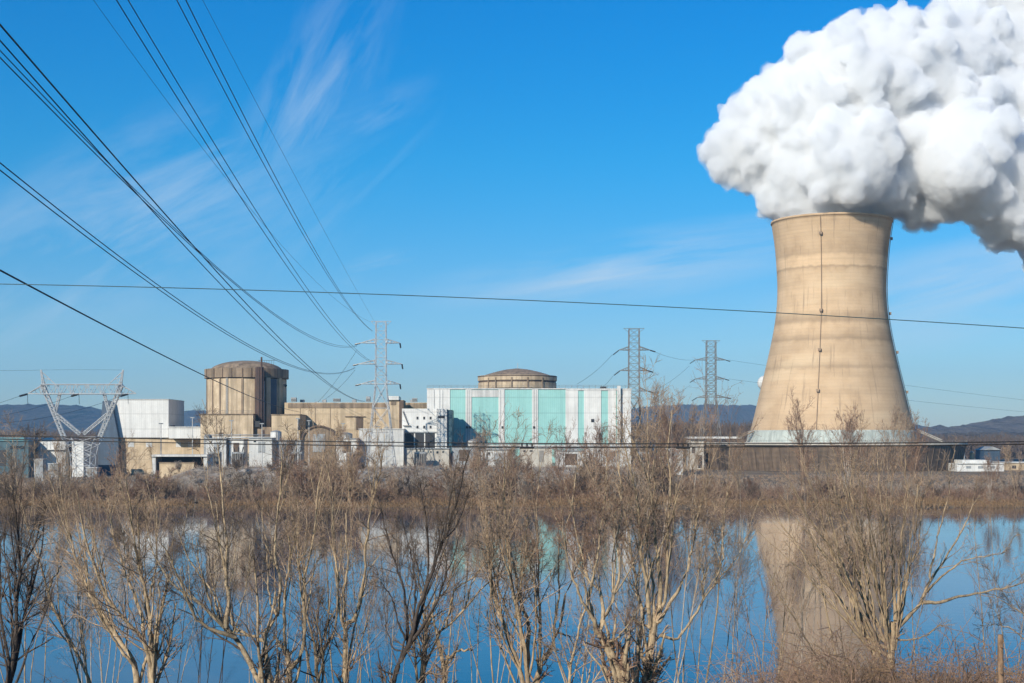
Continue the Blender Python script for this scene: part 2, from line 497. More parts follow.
xs = np.unique(np.concatenate([np.linspace(-9000, -400, 18), np.linspace(-400, -60, 60), np.linspace(-60, 60, 121), np.linspace(60, 400, 60), np.linspace(400, 9000, 18)]))
ys = np.unique(np.concatenate([np.linspace(-400, -10, 12), np.linspace(-10, 80, 91), np.linspace(80, 300, 8), np.linspace(300, 360, 41), np.linspace(360, 1000, 30), np.linspace(1000, 14000, 14)]))
gv = np.array([(x, y, ground_z(x, y)) for y in ys for x in xs])
nx = len(xs)
ii, jj = np.meshgrid(np.arange(len(ys) - 1), np.arange(nx - 1), indexing='ij')
b0 = (ii * nx + jj).ravel()
gq = np.stack([b0, b0 + 1, b0 + nx + 1, b0 + nx], 1)
tag(array_mesh('ground', gv, gq, ground_mat(), smooth=True), 'brown winter ground of the near bank and the flat island', kind='structure')

wv = [(-9000, 40, 0), (9000, 40, 0), (9000, 345, 0), (-9000, 345, 0)]
tag(array_mesh('river_water', wv, [(0, 1, 2, 3)], water_mat()), 'calm blue river reflecting the far bank and the sky', kind='structure')


def ridge(pts, Y, depth, m, seed, rough=1.0):
    """a range of hills whose crest follows pts (column, row) at the distance Y"""
    pts = np.array(pts, float)
    px = np.linspace(pts[0, 0], pts[-1, 0], 700); jit = np.random.default_rng(int(seed * 10))
    crest = np.interp(px, pts[:, 0], pts[:, 1])
    ks = np.linspace(-1, 1, 15)
    v = []
    for k in ks:
        for p_, y_ in zip(px, crest):
            X = PX(p_, Y); yy = Y + k * depth
            h = PZ(y_, Y) - GZ
            prof = math.cos(k * math.pi / 2) ** 0.8 if abs(k) < 1 else 0
            n_ = 1 + 0.10 * rough * fbm(X, yy, 0.0016, seed, 5) + jit.normal() * 2.6 / max(20, h)
            v.append((X * yy / Y if False else X, yy, GZ - 1.5 + max(0, h * n_ + 1.5) * prof))
    n = len(px)
    ii, jj = np.meshgrid(np.arange(len(ks) - 1), np.arange(n - 1), indexing='ij')
    b0 = (ii * n + jj).ravel()
    o = array_mesh('hills', v, np.stack([b0, b0 + 1, b0 + n + 1, b0 + n], 1), m, smooth=True)
    return tag(o, kind='structure')


HM = hill_mat('wooded_hill', (0.022, 0.020, 0.018), (0.095, 0.070, 0.052))
HM2 = hill_mat('wooded_hill_near', (0.075, 0.055, 0.042), (0.16, 0.115, 0.08))
ridge([(-500, 412), (-200, 402), (-40, 406), (20, 407), (60, 406), (95, 411), (125, 424), (160, 432), (230, 437)], 4200, 900, HM, 1.0)['label'] = 'long wooded hill beyond the lattice portal pylon'
ridge([(60, 436), (130, 424), (165, 413), (200, 410), (260, 412), (360, 420), (470, 428)], 5200, 700, HM, 4.0)['label'] = 'distant blue hill beside the domed concrete building'
ridge([(520, 428), (600, 414), (650, 408), (700, 407), (745, 408), (800, 410), (870, 420), (930, 432)], 5000, 800, HM, 7.0)['label'] = 'distant blue hill between the pylons and the cooling tower'
ridge([(850, 434), (905, 431), (935, 428), (965, 428), (985, 426), (1000, 420), (1024, 416), (1080, 411), (1200, 405), (1500, 400)], 3000, 600, HM2, 9.0)['label'] = 'low wooded hill right of the cooling tower'
ridge([(880, 440), (930, 436), (1000, 435), (1100, 433), (1400, 432)], 2000, 300, HM2, 12.0)['label'] = 'wooded rise with pale fields right of the cooling tower'


# stone dike in front of the works
def dike(x0, x1):
    xs = np.linspace(x0, x1, 110); us = np.linspace(-1, 1, 25)
    v = []
    for u in us:
        for x in xs:
            e = min(1, (x - x0) / 14, (x1 - x) / 14)
            top = 5.2 * max(0, e) + 0.5 * fbm(x, u * 20, 0.05, 5)
            prof = np.interp(abs(u), [0, 0.28, 1], [1, 0.97, -0.12])
            v.append((x, 420 + u * 22, GZ - 0.3 + top * prof + 0.25 * fbm(x, u * 22, 0.5, 6)))
    n = len(xs)
    ii, jj = np.meshgrid(np.arange(len(us) - 1), np.arange(n - 1), indexing='ij')
    b0 = (ii * n + jj).ravel()
    tag(array_mesh('stone_bank', v, np.stack([b0, b0 + 1, b0 + n + 1, b0 + n], 1), stone_mat(), smooth=True),
        'pale riprap flood bank in front of the power station', kind='structure')


dike(PX(150, 420), PX(692, 420))


def insulator(a, b, parent, r=0.26):
    mb = MB(); a = np.array(a); b = np.array(b)
    n = 9
    pts, rs = [], []
    for i in range(n):
        for f_, q in ((0.05, .3), (0.35, 1), (0.65, 1), (0.95, .3)):
            pts.append(a + (b - a) * (i + f_) / n); rs.append(r * q)
    mb.tube(pts, rs, 7).build('insulator', M['insul'], parent)


# ------------------------------------------------------------------ buildings
def bx(px0, px1, py0, Y, depth, zb=GZ, py1=None):
    """box whose front face at distance Y covers columns px0..px1 and rows py0.. ground"""
    z1 = PZ(py0, Y); z0 = zb if py1 is None else PZ(py1, Y)
    return MB().box(PX(px0, Y), PX(px1, Y), Y, Y + depth, z0, z1)


def fbox(mb, px0, px1, py0, py1, Y, out=0.12, back=0.02):
    """flat piece standing proud of the front face at Y"""
    mb.box(PX(px0, Y), PX(px1, Y), Y - out, Y - back, PZ(py1, Y), PZ(py0, Y))
    return mb


# --- cooling tower -----------------------------------------------------------
TY = 650.0
TX = PX(831.5, TY)


def rad(p): return TY * math.sin(math.atan(p / F))


T = thing('cooling_tower', (TX, TY, GZ), 'huge tan hyperbolic concrete cooling tower pouring out steam above a brown louvred ring', 'cooling tower')
data = [(431, 80.3), (412, 75.5), (395, 71.6), (378, 67.5), (360, 63.2), (340, 58.9), (330, 57.0), (320, 55.4), (310, 54.2), (300, 53.5), (290, 53.2), (280, 53.4), (270, 54), (260, 54.6), (250, 55.4), (240, 56.6), (230, 58.1), (223.5, 59.2)]
pz_ = np.array([PZ(y, TY) for y, _ in data]); pr_ = np.array([rad(p) for _, p in data])
zz_ = np.linspace(pz_[0], pz_[-1], 90)
rr_ = np.interp(zz_, pz_, pr_)
rr_ = np.convolve(np.pad(rr_, 4, mode='reflect', reflect_type='odd'), np.ones(9) / 9, 'valid')
outer = list(zip(rr_, zz_))
top = outer[-1]
prof = outer + [(top[0] + 0.35, top[1] + 0.05), (top[0] + 0.35, top[1] + 0.9), (top[0] - 0.9, top[1] + 0.9)] + [(r_ - 1.0, z_) for r_, z_ in reversed(outer)]
shell = MB().lathe(prof, (TX, TY), 160).build('shell', M['tower'], T, smooth=True)
zr = PZ(431, TY)
lint = MB().lathe([(pr_[0] + 0.35, zr + 0.25), (pr_[0] + 0.9, zr - 0.3), (rad(83.2), PZ(437, TY)), (rad(85), 13.4), (rad(80), 13.4), (pr_[0] - 1, zr - 0.2)], (TX, TY), 120)
lint.build('lintel_band', M['pale'], T, smooth=False)
# crossflow fill ring with louvre boards
RO = rad(129)
prof = []
nb = 22
ztop, zb = 13.0, GZ - 0.4
for i in range(nb):
    f0, f1 = i / nb, (i + 1) / nb
    r0 = RO - 2.3 * (1 - f0)
    r1 = RO - 2.3 * (1 - f1)
    z0 = zb + (ztop - zb) * f0; z1 = zb + (ztop - zb) * f1
    prof += [(r0 - 0.42, z0), (r0 + 0.05, z0 + 0.02), (r1 - 0.38, z1 - 0.02)]
MB().lathe(prof, (TX, TY), 180).build('louver_ring', M['louver'], T)
mb = MB()
for k in range(90):
    a = 2 * math.pi * k / 90
    if math.sin(a) > 0.35: continue
    p0 = (TX + (RO - 2.2) * math.cos(a), TY + (RO - 2.2) * math.sin(a), zb)
    p1 = (TX + (RO + 0.1) * math.cos(a), TY + (RO + 0.1) * math.sin(a), ztop)
    mb.bar(p0, p1, 0.13)
mb.build('louver_frame', M['louver'], T)
DK = MB().lathe([(RO - 1, ztop - 0.2), (RO + 0.7, ztop - 0.1), (RO + 0.7, ztop + 0.9), (RO - 2.5, ztop + 1.0), (rad(84), ztop + 1.05)], (TX, TY), 160).build('deck', M['deck'], T)
mb = MB()
for k in range(150):
    a = 2 * math.pi * k / 150
    p = (TX + (RO + 0.4) * math.cos(a), TY + (RO + 0.4) * math.sin(a))
    mb.bar((p[0], p[1], ztop + 0.8), (p[0], p[1], ztop + 1.9), 0.04)
ring = [(TX + (RO + 0.4) * math.cos(a), TY + (RO + 0.4) * math.sin(a), ztop + 1.9) for a in np.linspace(0, 2 * math.pi, 151)]
mb.tube(ring, 0.05, 4).build('railing', M['galv_dark'], DK)


def ladder(az):
    """ladder cage with rest platforms following the shell at the azimuth az (0 = towards the viewer)"""
    mb = MB(); pts = []
    for z_, r_ in zip(zz_, rr_):
        pts.append((TX + (r_ + 0.35) * math.sin(az), TY - (r_ + 0.35) * math.cos(az), z_))
    mb.tube(pts, 0.15, 5)
    ld = mb.build('ladder', M['ladder'], T)
    for y_ in (231, 310, 351, 393):
        z_ = PZ(y_ - 2, TY - 40); r_ = float(np.interp(z_, zz_, rr_))
        q = MB()
        c_ = (TX + (r_ + 0.7) * math.sin(az), TY - (r_ + 0.7) * math.cos(az))
        q.obox(c_, (0.6, 0.55), az, z_, z_ + 0.2)
        q.obox((c_[0] + 0.55 * math.sin(az), c_[1] - 0.55 * math.cos(az)), (0.6, 0.05), az, z_ + 0.3, z_ + 1.2)
        q.obox((c_[0] - 0.6 * math.cos(az), c_[1] - 0.6 * math.sin(az)), (0.05, 0.55), az, z_ + 0.3, z_ + 1.2)
        q.obox((c_[0] + 0.6 * math.cos(az), c_[1] + 0.6 * math.sin(az)), (0.05, 0.55), az, z_ + 0.3, z_ + 1.2)
        po = q.build('platform', M['ladder'], T); po.parent = ld


ladder(R(-22.5)); ladder(R(76))
# stairs down the base cone at both sides
for sgn, lab in ((1, None), (-1, None)):
    mb = MB()
    a = (TX + sgn * rad(81), TY - 8, zr - 0.2); b_ = (TX + sgn * rad(105), TY - 8, ztop + 1.2)
    for dy in (-1.0, 1.0):
        mb.bar((a[0], a[1] + dy, a[2] + 0.9), (b_[0], b_[1] + dy, b_[2] + 0.9), 0.12)
        mb.bar((a[0], a[1] + dy, a[2]), (b_[0], b_[1] + dy, b_[2]), 0.28)
    for k in range(14):
        f_ = k / 13
        p = [a[i] + (b_[i] - a[i]) * f_ for i in range(3)]
        mb.box(p[0] - 0.25, p[0] + 0.25, p[1] - 1, p[1] + 1, p[2], p[2] + 0.1)
    mb.build('stair', M['tan_dark'] if sgn < 0 else M['deck'], T)

# pale pump structure at the left foot of the ring
t_ = thing('pump_house', (PX(696, 640), 646, GZ), 'pale concrete pump house under a flat slab, at the left end of the louvred ring', 'pump house')
mb = bx(690, 704, 439.5, 640, 13); mb.build('wall', M['deck'], t_)
MB().box(PX(689, 638), PX(742, 638), 638, 654, PZ(438.6, 638), PZ(436.6, 638)).build('slab', M['white2'], t_)
mb = MB(); fbox(mb, 692, 695, 447, 453, 640); fbox(mb, 698, 702, 455, 468, 640); mb.build('opening', M['dark'], t_)

# --- domed containment building, left ---------------------------------------
RY = 560.0; RX = PX(246.8, RY); k_ = RY / F
R1 = 39.4 * k_; RR = 41.5 * k_
T1 = thing('reactor_building', (RX, RY, GZ), 'tall tan ribbed concrete cylinder with a shallow dome and a rust pipe up its front', 'reactor building')
MB().lathe([(R1, GZ - 1), (R1, PZ(378, RY - R1))], (RX, RY), 96).build('wall', M['tan'], T1, smooth=True)
zr0, zr1 = PZ(379, RY), PZ(369.8, RY)
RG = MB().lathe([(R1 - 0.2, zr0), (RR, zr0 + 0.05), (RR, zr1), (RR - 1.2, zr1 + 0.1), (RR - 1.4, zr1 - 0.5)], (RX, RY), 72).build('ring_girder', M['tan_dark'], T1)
dome = [(RR - 1.4, zr1 - 0.4)]
zt = PZ(360.8, RY)
for i in range(1, 13):
    a = i / 12 * math.pi / 2
    dome.append(((RR - 2.2) * max(0.002, math.cos(a)) ** 0.95, zr1 - 0.4 + (zt - zr1 + 0.4) * math.sin(a) ** 1.15))
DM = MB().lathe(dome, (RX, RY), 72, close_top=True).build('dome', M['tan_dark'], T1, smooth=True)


def on_cyl(px, r, out=0.0):
    s_ = max(-0.995, min(0.995, (px - 246.8) * k_ / R1))
    a = math.asin(s_)
    return a, (RX + (r + out) * math.sin(a), RY - (r + out) * math.cos(a))


for px_, wd in ((218.5, 0.32), (227, 0.32), (234.5, 0.45), (249.5, 0.35), (210, 0.25)):
    a, p = on_cyl(px_, R1, 0.12)
    MB().obox(p, (wd, 0.16), a, GZ, zr0).build('groove_strip', M['tan_dark'] if px_ != 234.5 else M['galv_dark'], T1)  # raised dark strips in place of the grooves in the wall
for px_ in (213, 222, 231, 240, 250, 258):
    a, p = on_cyl(px_, RR, 0.05)
    MB().obox(p, (0.18, 0.1), a, zr0 + 0.2, zr1 - 0.1).build('girder_joint', M['brown'], RG)
a, p = on_cyl(263.5, R1, 2.9)
MB().obox(p, (0.95, 3.1), a, GZ, PZ(367, RY - 18)).build('pipe_chase', M['rust'], T1)  # box made deep to cast shade on the wall right of the pipe
a, p = on_cyl(263.5, RR, 5.2)
MB().tube([(p[0], p[1], GZ), (p[0], p[1], PZ(357.5, RY - 16))], 0.35, 8).build('vent_stack', M['rust'], T1)
a, p = on_cyl(268.5, R1, 0.9)
MB().tube([(p[0], p[1], GZ), (p[0], p[1], PZ(381, RY - 15))], 0.34, 8).build('pale_pipe', M['white2'], T1)
a, p = on_cyl(271.5, R1, 0.8)
MB().obox(p, (0.9, 1.0), a, GZ, zr0).build('buttress', M['tan'], T1)
a, p = on_cyl(282, R1, 0.3)
MB().obox(p, (0.9, 0.5), a, GZ, zr0).build('buttress', M['tan2'], T1)
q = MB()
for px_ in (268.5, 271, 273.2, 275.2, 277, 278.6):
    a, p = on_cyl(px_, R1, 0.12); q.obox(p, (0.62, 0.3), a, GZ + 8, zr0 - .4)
q.build('shade_strips', M['navy'], T1)  # navy strips put shade into the wall colour right of the pipe
q = MB(); z_ = PZ(386, RY)
q.sphere((PX(287.3, RY), RY - 4, z_), 0.55); q.bar((PX(284, RY), RY - 4, z_ + 0.4), (PX(287.3, RY), RY - 4, z_ + 0.4), 0.12)
q.build('siren', M['dark'], T1)
z1 = PZ(362, RY)
q = MB()
for i in range(7):
    q.bar((RX + 6 + i * 0.9, RY - 6, z1 - 2), (RX + 6 + i * 0.9, RY - 6, z1 + 0.3), 0.05)
q.bar((RX + 5.5, RY - 6, z1 + 0.3), (RX + 12, RY - 6, z1 + 0.3), 0.07).build('railing', M['rust'], DM)

# blocks around its foot
t_ = thing('auxiliary_building', (PX(227, 538), 540, GZ), 'plain tan concrete block in front of the ribbed concrete cylinder', 'building')
bx(200.5, 253, 414.5, 536, 24).build('wall', M['tan'], t_)
MB().box(PX(200, 535.8), PX(253.5, 535.8), 535.6, 560, PZ(414.6, 536), PZ(413.6, 536)).build('parapet', M['tan_dark'], t_)
for p_ in (216, 231.5): fbox(MB(), p_, p_ + 0.5, 416, 440, 536, 0.1).build('joint', M['tan_dark'], t_)
q = MB(); fbox(q, 219, 224, 432.5, 438, 536); q.build('door', M['brown'], t_)

t_ = thing('annex_building', (PX(285, 530), 535, GZ), 'small tan concrete block with a dark doorway right of the ribbed cylinder', 'building')
bx(271.5, 300, 414.8, 532, 26).build('wall', M['tan2'], t_)
MB().box(PX(271, 532), PX(300.5, 532), 531.7, 558, PZ(415, 532), PZ(414.2, 532)).build('parapet', M['tan_dark'], t_)
q = MB(); fbox(q, 298.2, 299.8, 418, 430, 532); q.build('opening', M['dark'], t_)
t_ = thing('link_building', (PX(262, 534), 538, GZ), 'low grey concrete link between the two tan blocks', 'building')
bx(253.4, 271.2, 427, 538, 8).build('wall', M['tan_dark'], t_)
q = MB(); fbox(q, 254, 260, 421, 427, 537); q.build('louver_vent', M['dark'], t_)
q = MB(); fbox(q, 262.5, 264.5, 430, 438, 538); q.build('door', M['rust'], t_)

# --- turbine hall ----------------------------------------------------------------
t_ = thing('turbine_hall', (PX(340, 548), 553, GZ), 'long low tan hall with a dark roof edge behind the lattice pylon', 'industrial hall')
bx(284.5, 428, 402.6, 548, 40).build('wall', M['tan2'], t_)
MB().box(PX(284, 548), PX(428.5, 548), 584.6, 588, PZ(402.7, 548), PZ(401.4, 548)).build('roof_edge', M['tan_dark'], t_)
fbox(MB(), 288, 427, 403.2, 408, 548, 0.2).build('fascia', M['tan_dark'], t_)
q = fbox(MB(), 356.2, 363, 417, 430, 548, 0.2); q.build('loading_door', M['brown'], t_)
q = fbox(MB(), 346.5, 355.5, 417, 430, 548, 0.12); q.build('door_panel', M['tan'], t_)
fbox(MB(), 345, 365, 416, 416.8, 548, 0.6).build('door_hood', M['tan_dark'], t_)
for p_ in (300, 315, 330, 375, 390): fbox(MB(), p_, p_ + 0.6, 408, 440, 548, 0.1).build('downpipe', M['tan_dark'], t_)
for p_ in (300, 322, 352, 410):
    Yv = 560; MB().box(PX(p_, Yv), PX(p_ + 4, Yv), Yv, Yv + 2, PZ(401.6, 548) + 0.1, PZ(401.6, 548) + 1.1).build('roof_vent', M['grey'], t_)

t_ = thing('stair_tower', (PX(395, 545), 540, GZ), 'square brown stair tower with a white cap beside the lattice pylon', 'tower')
MB().box(PX(388.5, 534), PX(403.2, 534), 534, 544, GZ, PZ(400, 534)).build('wall', M['tan'], t_)
MB().box(PX(399.2, 534), PX(403.6, 534), 533.7, 544.3, GZ, PZ(400, 534) - .1).build('cladding', M['brown'], t_)
MB().box(PX(387.5, 534), PX(399, 534), 533, 543, PZ(400, 534) + 0.02, PZ(396.2, 534)).build('cap', M['white'], t_)
fbox(MB(), 390.5, 396, 401.5, 405, 534, .15).build('louver_vent', M['tan_dark'], t_)

t_ = thing('white_shed', (PX(382, 505), 510, GZ), 'low white flat roofed shed below the lattice pylon', 'shed')
bx(359, 403.5, 429.3, 505, 16).build('wall', M['white2'], t_)
MB().box(PX(358.6, 505), PX(404, 505), 504.7, 521.3, PZ(429.4, 505), PZ(428.6, 505)).build('roof', M['white'], t_)
for p_ in (366, 377, 389): fbox(MB(), p_, p_ + 0.5, 430, 445, 505, .08).build('joint', M['grey'], t_)

# grey arched hut and brown frames between the block and the hall
t_ = thing('arched_hut', (PX(318, 520), 524, GZ), 'round topped grey hut with a dark rim in front of the long tan hall', 'hut')
Yh = 520
arc = [(PX(303, Yh), GZ)] + [(PX(319, Yh) + 16 * Yh / F * math.cos(a) * -1, PZ(440, Yh) + 13.5 * Yh / F * math.sin(a)) for a in np.linspace(0, math.pi, 20)] + [(PX(335, Yh), GZ)]
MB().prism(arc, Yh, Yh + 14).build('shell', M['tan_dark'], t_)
arc2 = [(PX(319, Yh) + 16.3 * Yh / F * math.cos(a) * -1, Yh - 0.2, PZ(440, Yh) + 13.8 * Yh / F * math.sin(a)) for a in np.linspace(0, math.pi, 24)]
MB().tube(arc2, 0.42, 6).build('rim', M['brown'], t_)
fbox(MB(), 313, 325, 434, 452, Yh, .2).build('door', M['grey'], t_)

# --- white block far left -------------------------------------------------------
t_ = thing('white_block_building', (PX(140, 540), 545, GZ), 'big blank white box building with its shaded left side coloured slate blue', 'building')
Yb = 545
bx(113, 168.5, 399.6, Yb, 26, PZ(437.5, Yb)).build('wall', M['white'], t_)
bx(119, 204, 437.6, Yb + .6, 24).build('base_wall', M['tan2'], t_)
MB().box(PX(112.7, Yb), PX(168.8, Yb), Yb - .3, Yb + 26, PZ(399.7, Yb), PZ(399, Yb)).build('parapet', M['white2'], t_)
mb = MB(); X0, X1 = PX(98, Yb), PX(119, Yb)
mb.prism([(X0, GZ), (PX(121, Yb), GZ), (PX(120, Yb), PZ(437.6, Yb)), (PX(112.9, Yb), PZ(401, Yb)), (PX(104.5, Yb), PZ(401, Yb))], Yb - 2.5, Yb + 20)
mb.build('dark_side', M['navy'], t_)  # navy block stands in for the shaded left face of the wall
for p_, q_ in ((128, 134), (146, 152), (176, 181), (188, 193)): fbox(MB(), p_, q_, 442, 447, Yb + .6).build('window', M['white2'], t_)
t_ = thing('white_wing_building', (PX(185, 538), 545, GZ), 'low white wing between the white box and the tan concrete block', 'building')
bx(168.8, 202, 427.5, 540, 20, PZ(438.4, 540)).build('wall', M['white'], t_)
MB().box(PX(168.6, 540), PX(202, 540), 539.7, 560, PZ(427.6, 540), PZ(426.6, 540)).build('parapet', M['white2'], t_)
for p_ in (171, 173, 196): MB().box(PX(p_, 548), PX(p_ + 1.5, 548), 548, 549, PZ(426.6, 540), PZ(425.2, 540)).build('roof_vent', M['dark'], t_)

# --- teal striped hall ------------------------------------------------------------
YT = 530
t_ = thing('striped_hall', (PX(530, YT), YT + 10, GZ), 'big pale teal hall with broad white vertical stripes', 'industrial hall')
YR = YT
b_ = MB().box(PX(427, YT), PX(631, YT), YT, YT + 34, GZ, PZ(389.2, YT)); b_.build('wall', M['teal'], t_)
MB().box(PX(426.6, YT), PX(566, YT), YT - .35, YT + 34.3, PZ(389.3, YT), PZ(388.2, YT)).build('roof_edge', M['white2'], t_)
MB().box(PX(566, YT), PX(631.4, YT), YT - .35, YT + 34.3, PZ(390.4, YT), PZ(389.3, YT) + 0.3).build('roof_edge', M['white2'], t_)
for p0, p1 in ((427, 450), (465.5, 471.5), (498.5, 504.5), (532, 538), (565.5, 578), (584, 601), (608, 616), (621.5, 631)):
    fbox(MB(), p0, p1, 389.4, 462, YT, .25).build('stripe_panel', M['white'], t_)
fbox(MB(), 471.7, 498.3, 390, 397, YT, .16).build('header_panel', M['white2'], t_)
for p_ in (434, 439.5, 442.5): fbox(MB(), p_, p_ + .6, 389.8, 409, YT, .33, .24).build('panel_joint', M['grey'], t_)
for p_ in (467.4, 469.4, 500.4, 534, 536.2): fbox(MB(), p_, p_ + .35, 389.8, 462, YT, .33, .24).build('panel_joint', M['grey'], t_)
MB().box(PX(617, YT), PX(620.3, YT), YT - 1.6, YT - .3, GZ, PZ(386, YT)).build('duct', M['white'], t_)
for p_ in (466, 469, 501.5, 533): fbox(MB(), p_, p_ + 2, 426.2, 428.4, YT, .5, .3).build('wall_lamp', M['dark'], t_)
fbox(MB(), 591, 594, 419, 422, YT, .5, .25).build('wall_lamp', M['dark'], t_)
fbox(MB(), 426, 632, 445, 447, YT, 1.2, .4).build('canopy', M['white2'], t_)
for p_ in (600.5, 603.5): MB().box(PX(p_, YT + 8), PX(p_ + 3, YT + 8), YT + 8, YT + 10, PZ(389.4, YT), PZ(388, YT) + .9).build('roof_unit', M['dark'], t_)

# second containment behind it
Y2 = 640; k2 = Y2 / F; X2 = PX(517.3, Y2); r2 = 38.0 * k2
t_ = thing('containment_dome', (X2, Y2, GZ), 'banded tan round containment with a low dome showing above the teal hall', 'reactor building')
MB().lathe([(r2, GZ), (r2, PZ(388, Y2))], (X2, Y2), 80).build('wall', M['tan'], t_, smooth=True)
MB().lathe([(r2 + .1, PZ(389, Y2)), (r2 + .5, PZ(389, Y2) + .1), (r2 + .5, PZ(383.2, Y2)), (r2 + .15, PZ(383, Y2)), (r2 + .15, PZ(381.4, Y2)), (r2 + .7, PZ(381.2, Y2)), (r2 + .7, PZ(376.3, Y2)), (r2 - 1, PZ(376, Y2))], (X2, Y2), 72).build('ring_girder', M['tan'], t_)
MB().lathe([(r2 + .28, PZ(383.1, Y2)), (r2 + .28, PZ(381.5, Y2))], (X2, Y2), 72).build('dark_band', M['brown'], t_)  # dark brown band between the two girder rings
MB().lathe([(r2 + .74, PZ(377.6, Y2)), (r2 + .8, PZ(376.6, Y2))], (X2, Y2), 72).build('coping', M['brown'], t_)
dm = [(r2 - .8, PZ(376.4, Y2))]
for i in range(1, 13):
    a = i / 12 * math.pi / 2
    dm.append(((r2 - 1) * max(.002, math.cos(a)) ** .6 * (1 if i > 1 else 1), PZ(376.4, Y2) + (PZ(368.4, Y2) - PZ(376.4, Y2)) * (1 - math.cos(a)) if False else PZ(376.4, Y2) + (PZ(368.4, Y2) - PZ(376.4, Y2)) * (1 - (max(.002, math.cos(a)) ** .6) ** 1.6)))
MB().lathe(dm, (X2, Y2), 72, close_top=True).build('dome', M['tan_dark'], t_, smooth=True)
for p_ in (490, 497, 512, 527, 541):
    s_ = (p_ - 517.3) * k2 / r2; a = math.asin(s_)
    MB().obox((X2 + (r2 + .6) * math.sin(a), Y2 - (r2 + .6) * math.cos(a)), (.3, .25), a, PZ(389, Y2 - r2), PZ(377, Y2 - r2)).build('buttress', M['tan_dark'], t_)
MB().bar((X2 + .2, Y2, PZ(368.6, Y2)), (X2 + .2, Y2, PZ(363, Y2)), .1).build('mast', M['white2'], t_)

# small white office with square windows
YO = 512
t_ = thing('office_block', (PX(428, YO), YO + 6, GZ), 'small white block with two rows of small dark windows in front of the teal hall', 'building')
MB().box(PX(402, YO), PX(437, YO), YO, YO + 14, GZ, PZ(408.6, YO)).build('wall', M['white'], t_)
MB().box(PX(437, YO) + .02, PX(447.3, YO), YO - 3, YO + 13.5, GZ, PZ(409.2, YO)).build('end_wall', M['white2'], t_)
MB().box(PX(447.3, YO) + .02, PX(452.3, YO), YO - 2, YO + 13, GZ, PZ(410, YO)).build('dark_side', M['dteal'], t_)  # right face of the block, in dark teal
for r_ in (418, 427):
    for p_ in (416.5, 423.2, 429.6):
        w_ = fbox(MB(), p_, p_ + 1.9, r_ - 1.3, r_ + 1.4, YO, .1); w_.build('window', M['dark'], t_)
fbox(MB(), 438, 444.8, 415.6, 418.2, YO - 3, .1).build('window', M['dark'], t_)
for p0, p1 in ((404.2, 413.8), (415.2, 424), (425.2, 434.8)):
    fbox(MB(), p0, p1, 433.2, 448, YO, .1).build('garage_door', M['dark'], t_)
fbox(MB(), 403, 436, 431.6, 432.6, YO, .5).build('canopy', M['grey'], t_)
q = MB(); za, zb_ = PZ(411.5, YO), PZ(425.4, YO)
q.bar((PX(403, YO), YO - .5, za), (PX(408.5, YO), YO - .5, zb_), .16); q.box(PX(403, YO), PX(410.5, YO), YO - .9, YO - .05, zb_ - .2, zb_ + .05)
for i in range(7): q.bar((PX(403 + i * .85, YO), YO - .5, za - (za - zb_) * i / 6.5), (PX(403 + i * .85, YO), YO - .5, za - (za - zb_) * i / 6.5 + 1), .05)
q.build('outside_stair', M['galv_dark'], t_)

# trailers and low white buildings along the site
SMALL = [  # name, px0, px1, py0, Y, depth, material, label
    ('site_trailer', 206, 226, 439, 505, 8, 'white2', 'long white site trailer below the tan concrete block, left one of the pair'),
    ('site_trailer', 229, 243.5, 440, 507, 8, 'white', 'shorter white site trailer below the tan concrete block, right one of the pair'),
    ('site_trailer', 249, 272, 438.5, 503, 8, 'white2', 'white site trailer with dark doors below the rust pipe of the domed cylinder'),
    ('site_trailer', 279, 301, 441, 498, 8, 'grey', 'grey site trailer below the small tan block'),
    ('site_trailer', 336, 357.5, 439, 500, 8, 'white', 'white site trailer right of the round topped hut'),
    ('storage_tank_shed', 637.5, 655, 443, 560, 10, 'white2', 'little white shed at the right foot of the dark lattice pylon'),
    ('storage_tank_shed', 407, 449, 449, 498, 9, 'deck', 'low pale shed below the small white block with square windows'),
    ('storage_tank_shed', 452, 476, 447, 500, 9, 'grey', 'low grey shed below the left end of the teal hall'),
    ('storage_tank_shed', 481, 514, 450, 496, 9, 'white2', 'low white shed below the second teal panel of the striped hall'),
    ('storage_tank_shed', 520, 552, 448, 499, 9, 'deck', 'low pale shed below the middle of the teal hall'),
    ('storage_tank_shed', 556, 586, 451, 494, 9, 'white2', 'low white shed below the right white stripes of the teal hall'),
    ('storage_tank_shed', 590, 631, 447.5, 500, 9, 'white2', 'low white shed below the right end of the teal hall'),
    ('storage_tank_shed', 659, 683, 447.5, 540, 9, 'white2', 'low white shed between the two dark lattice pylons'),
]
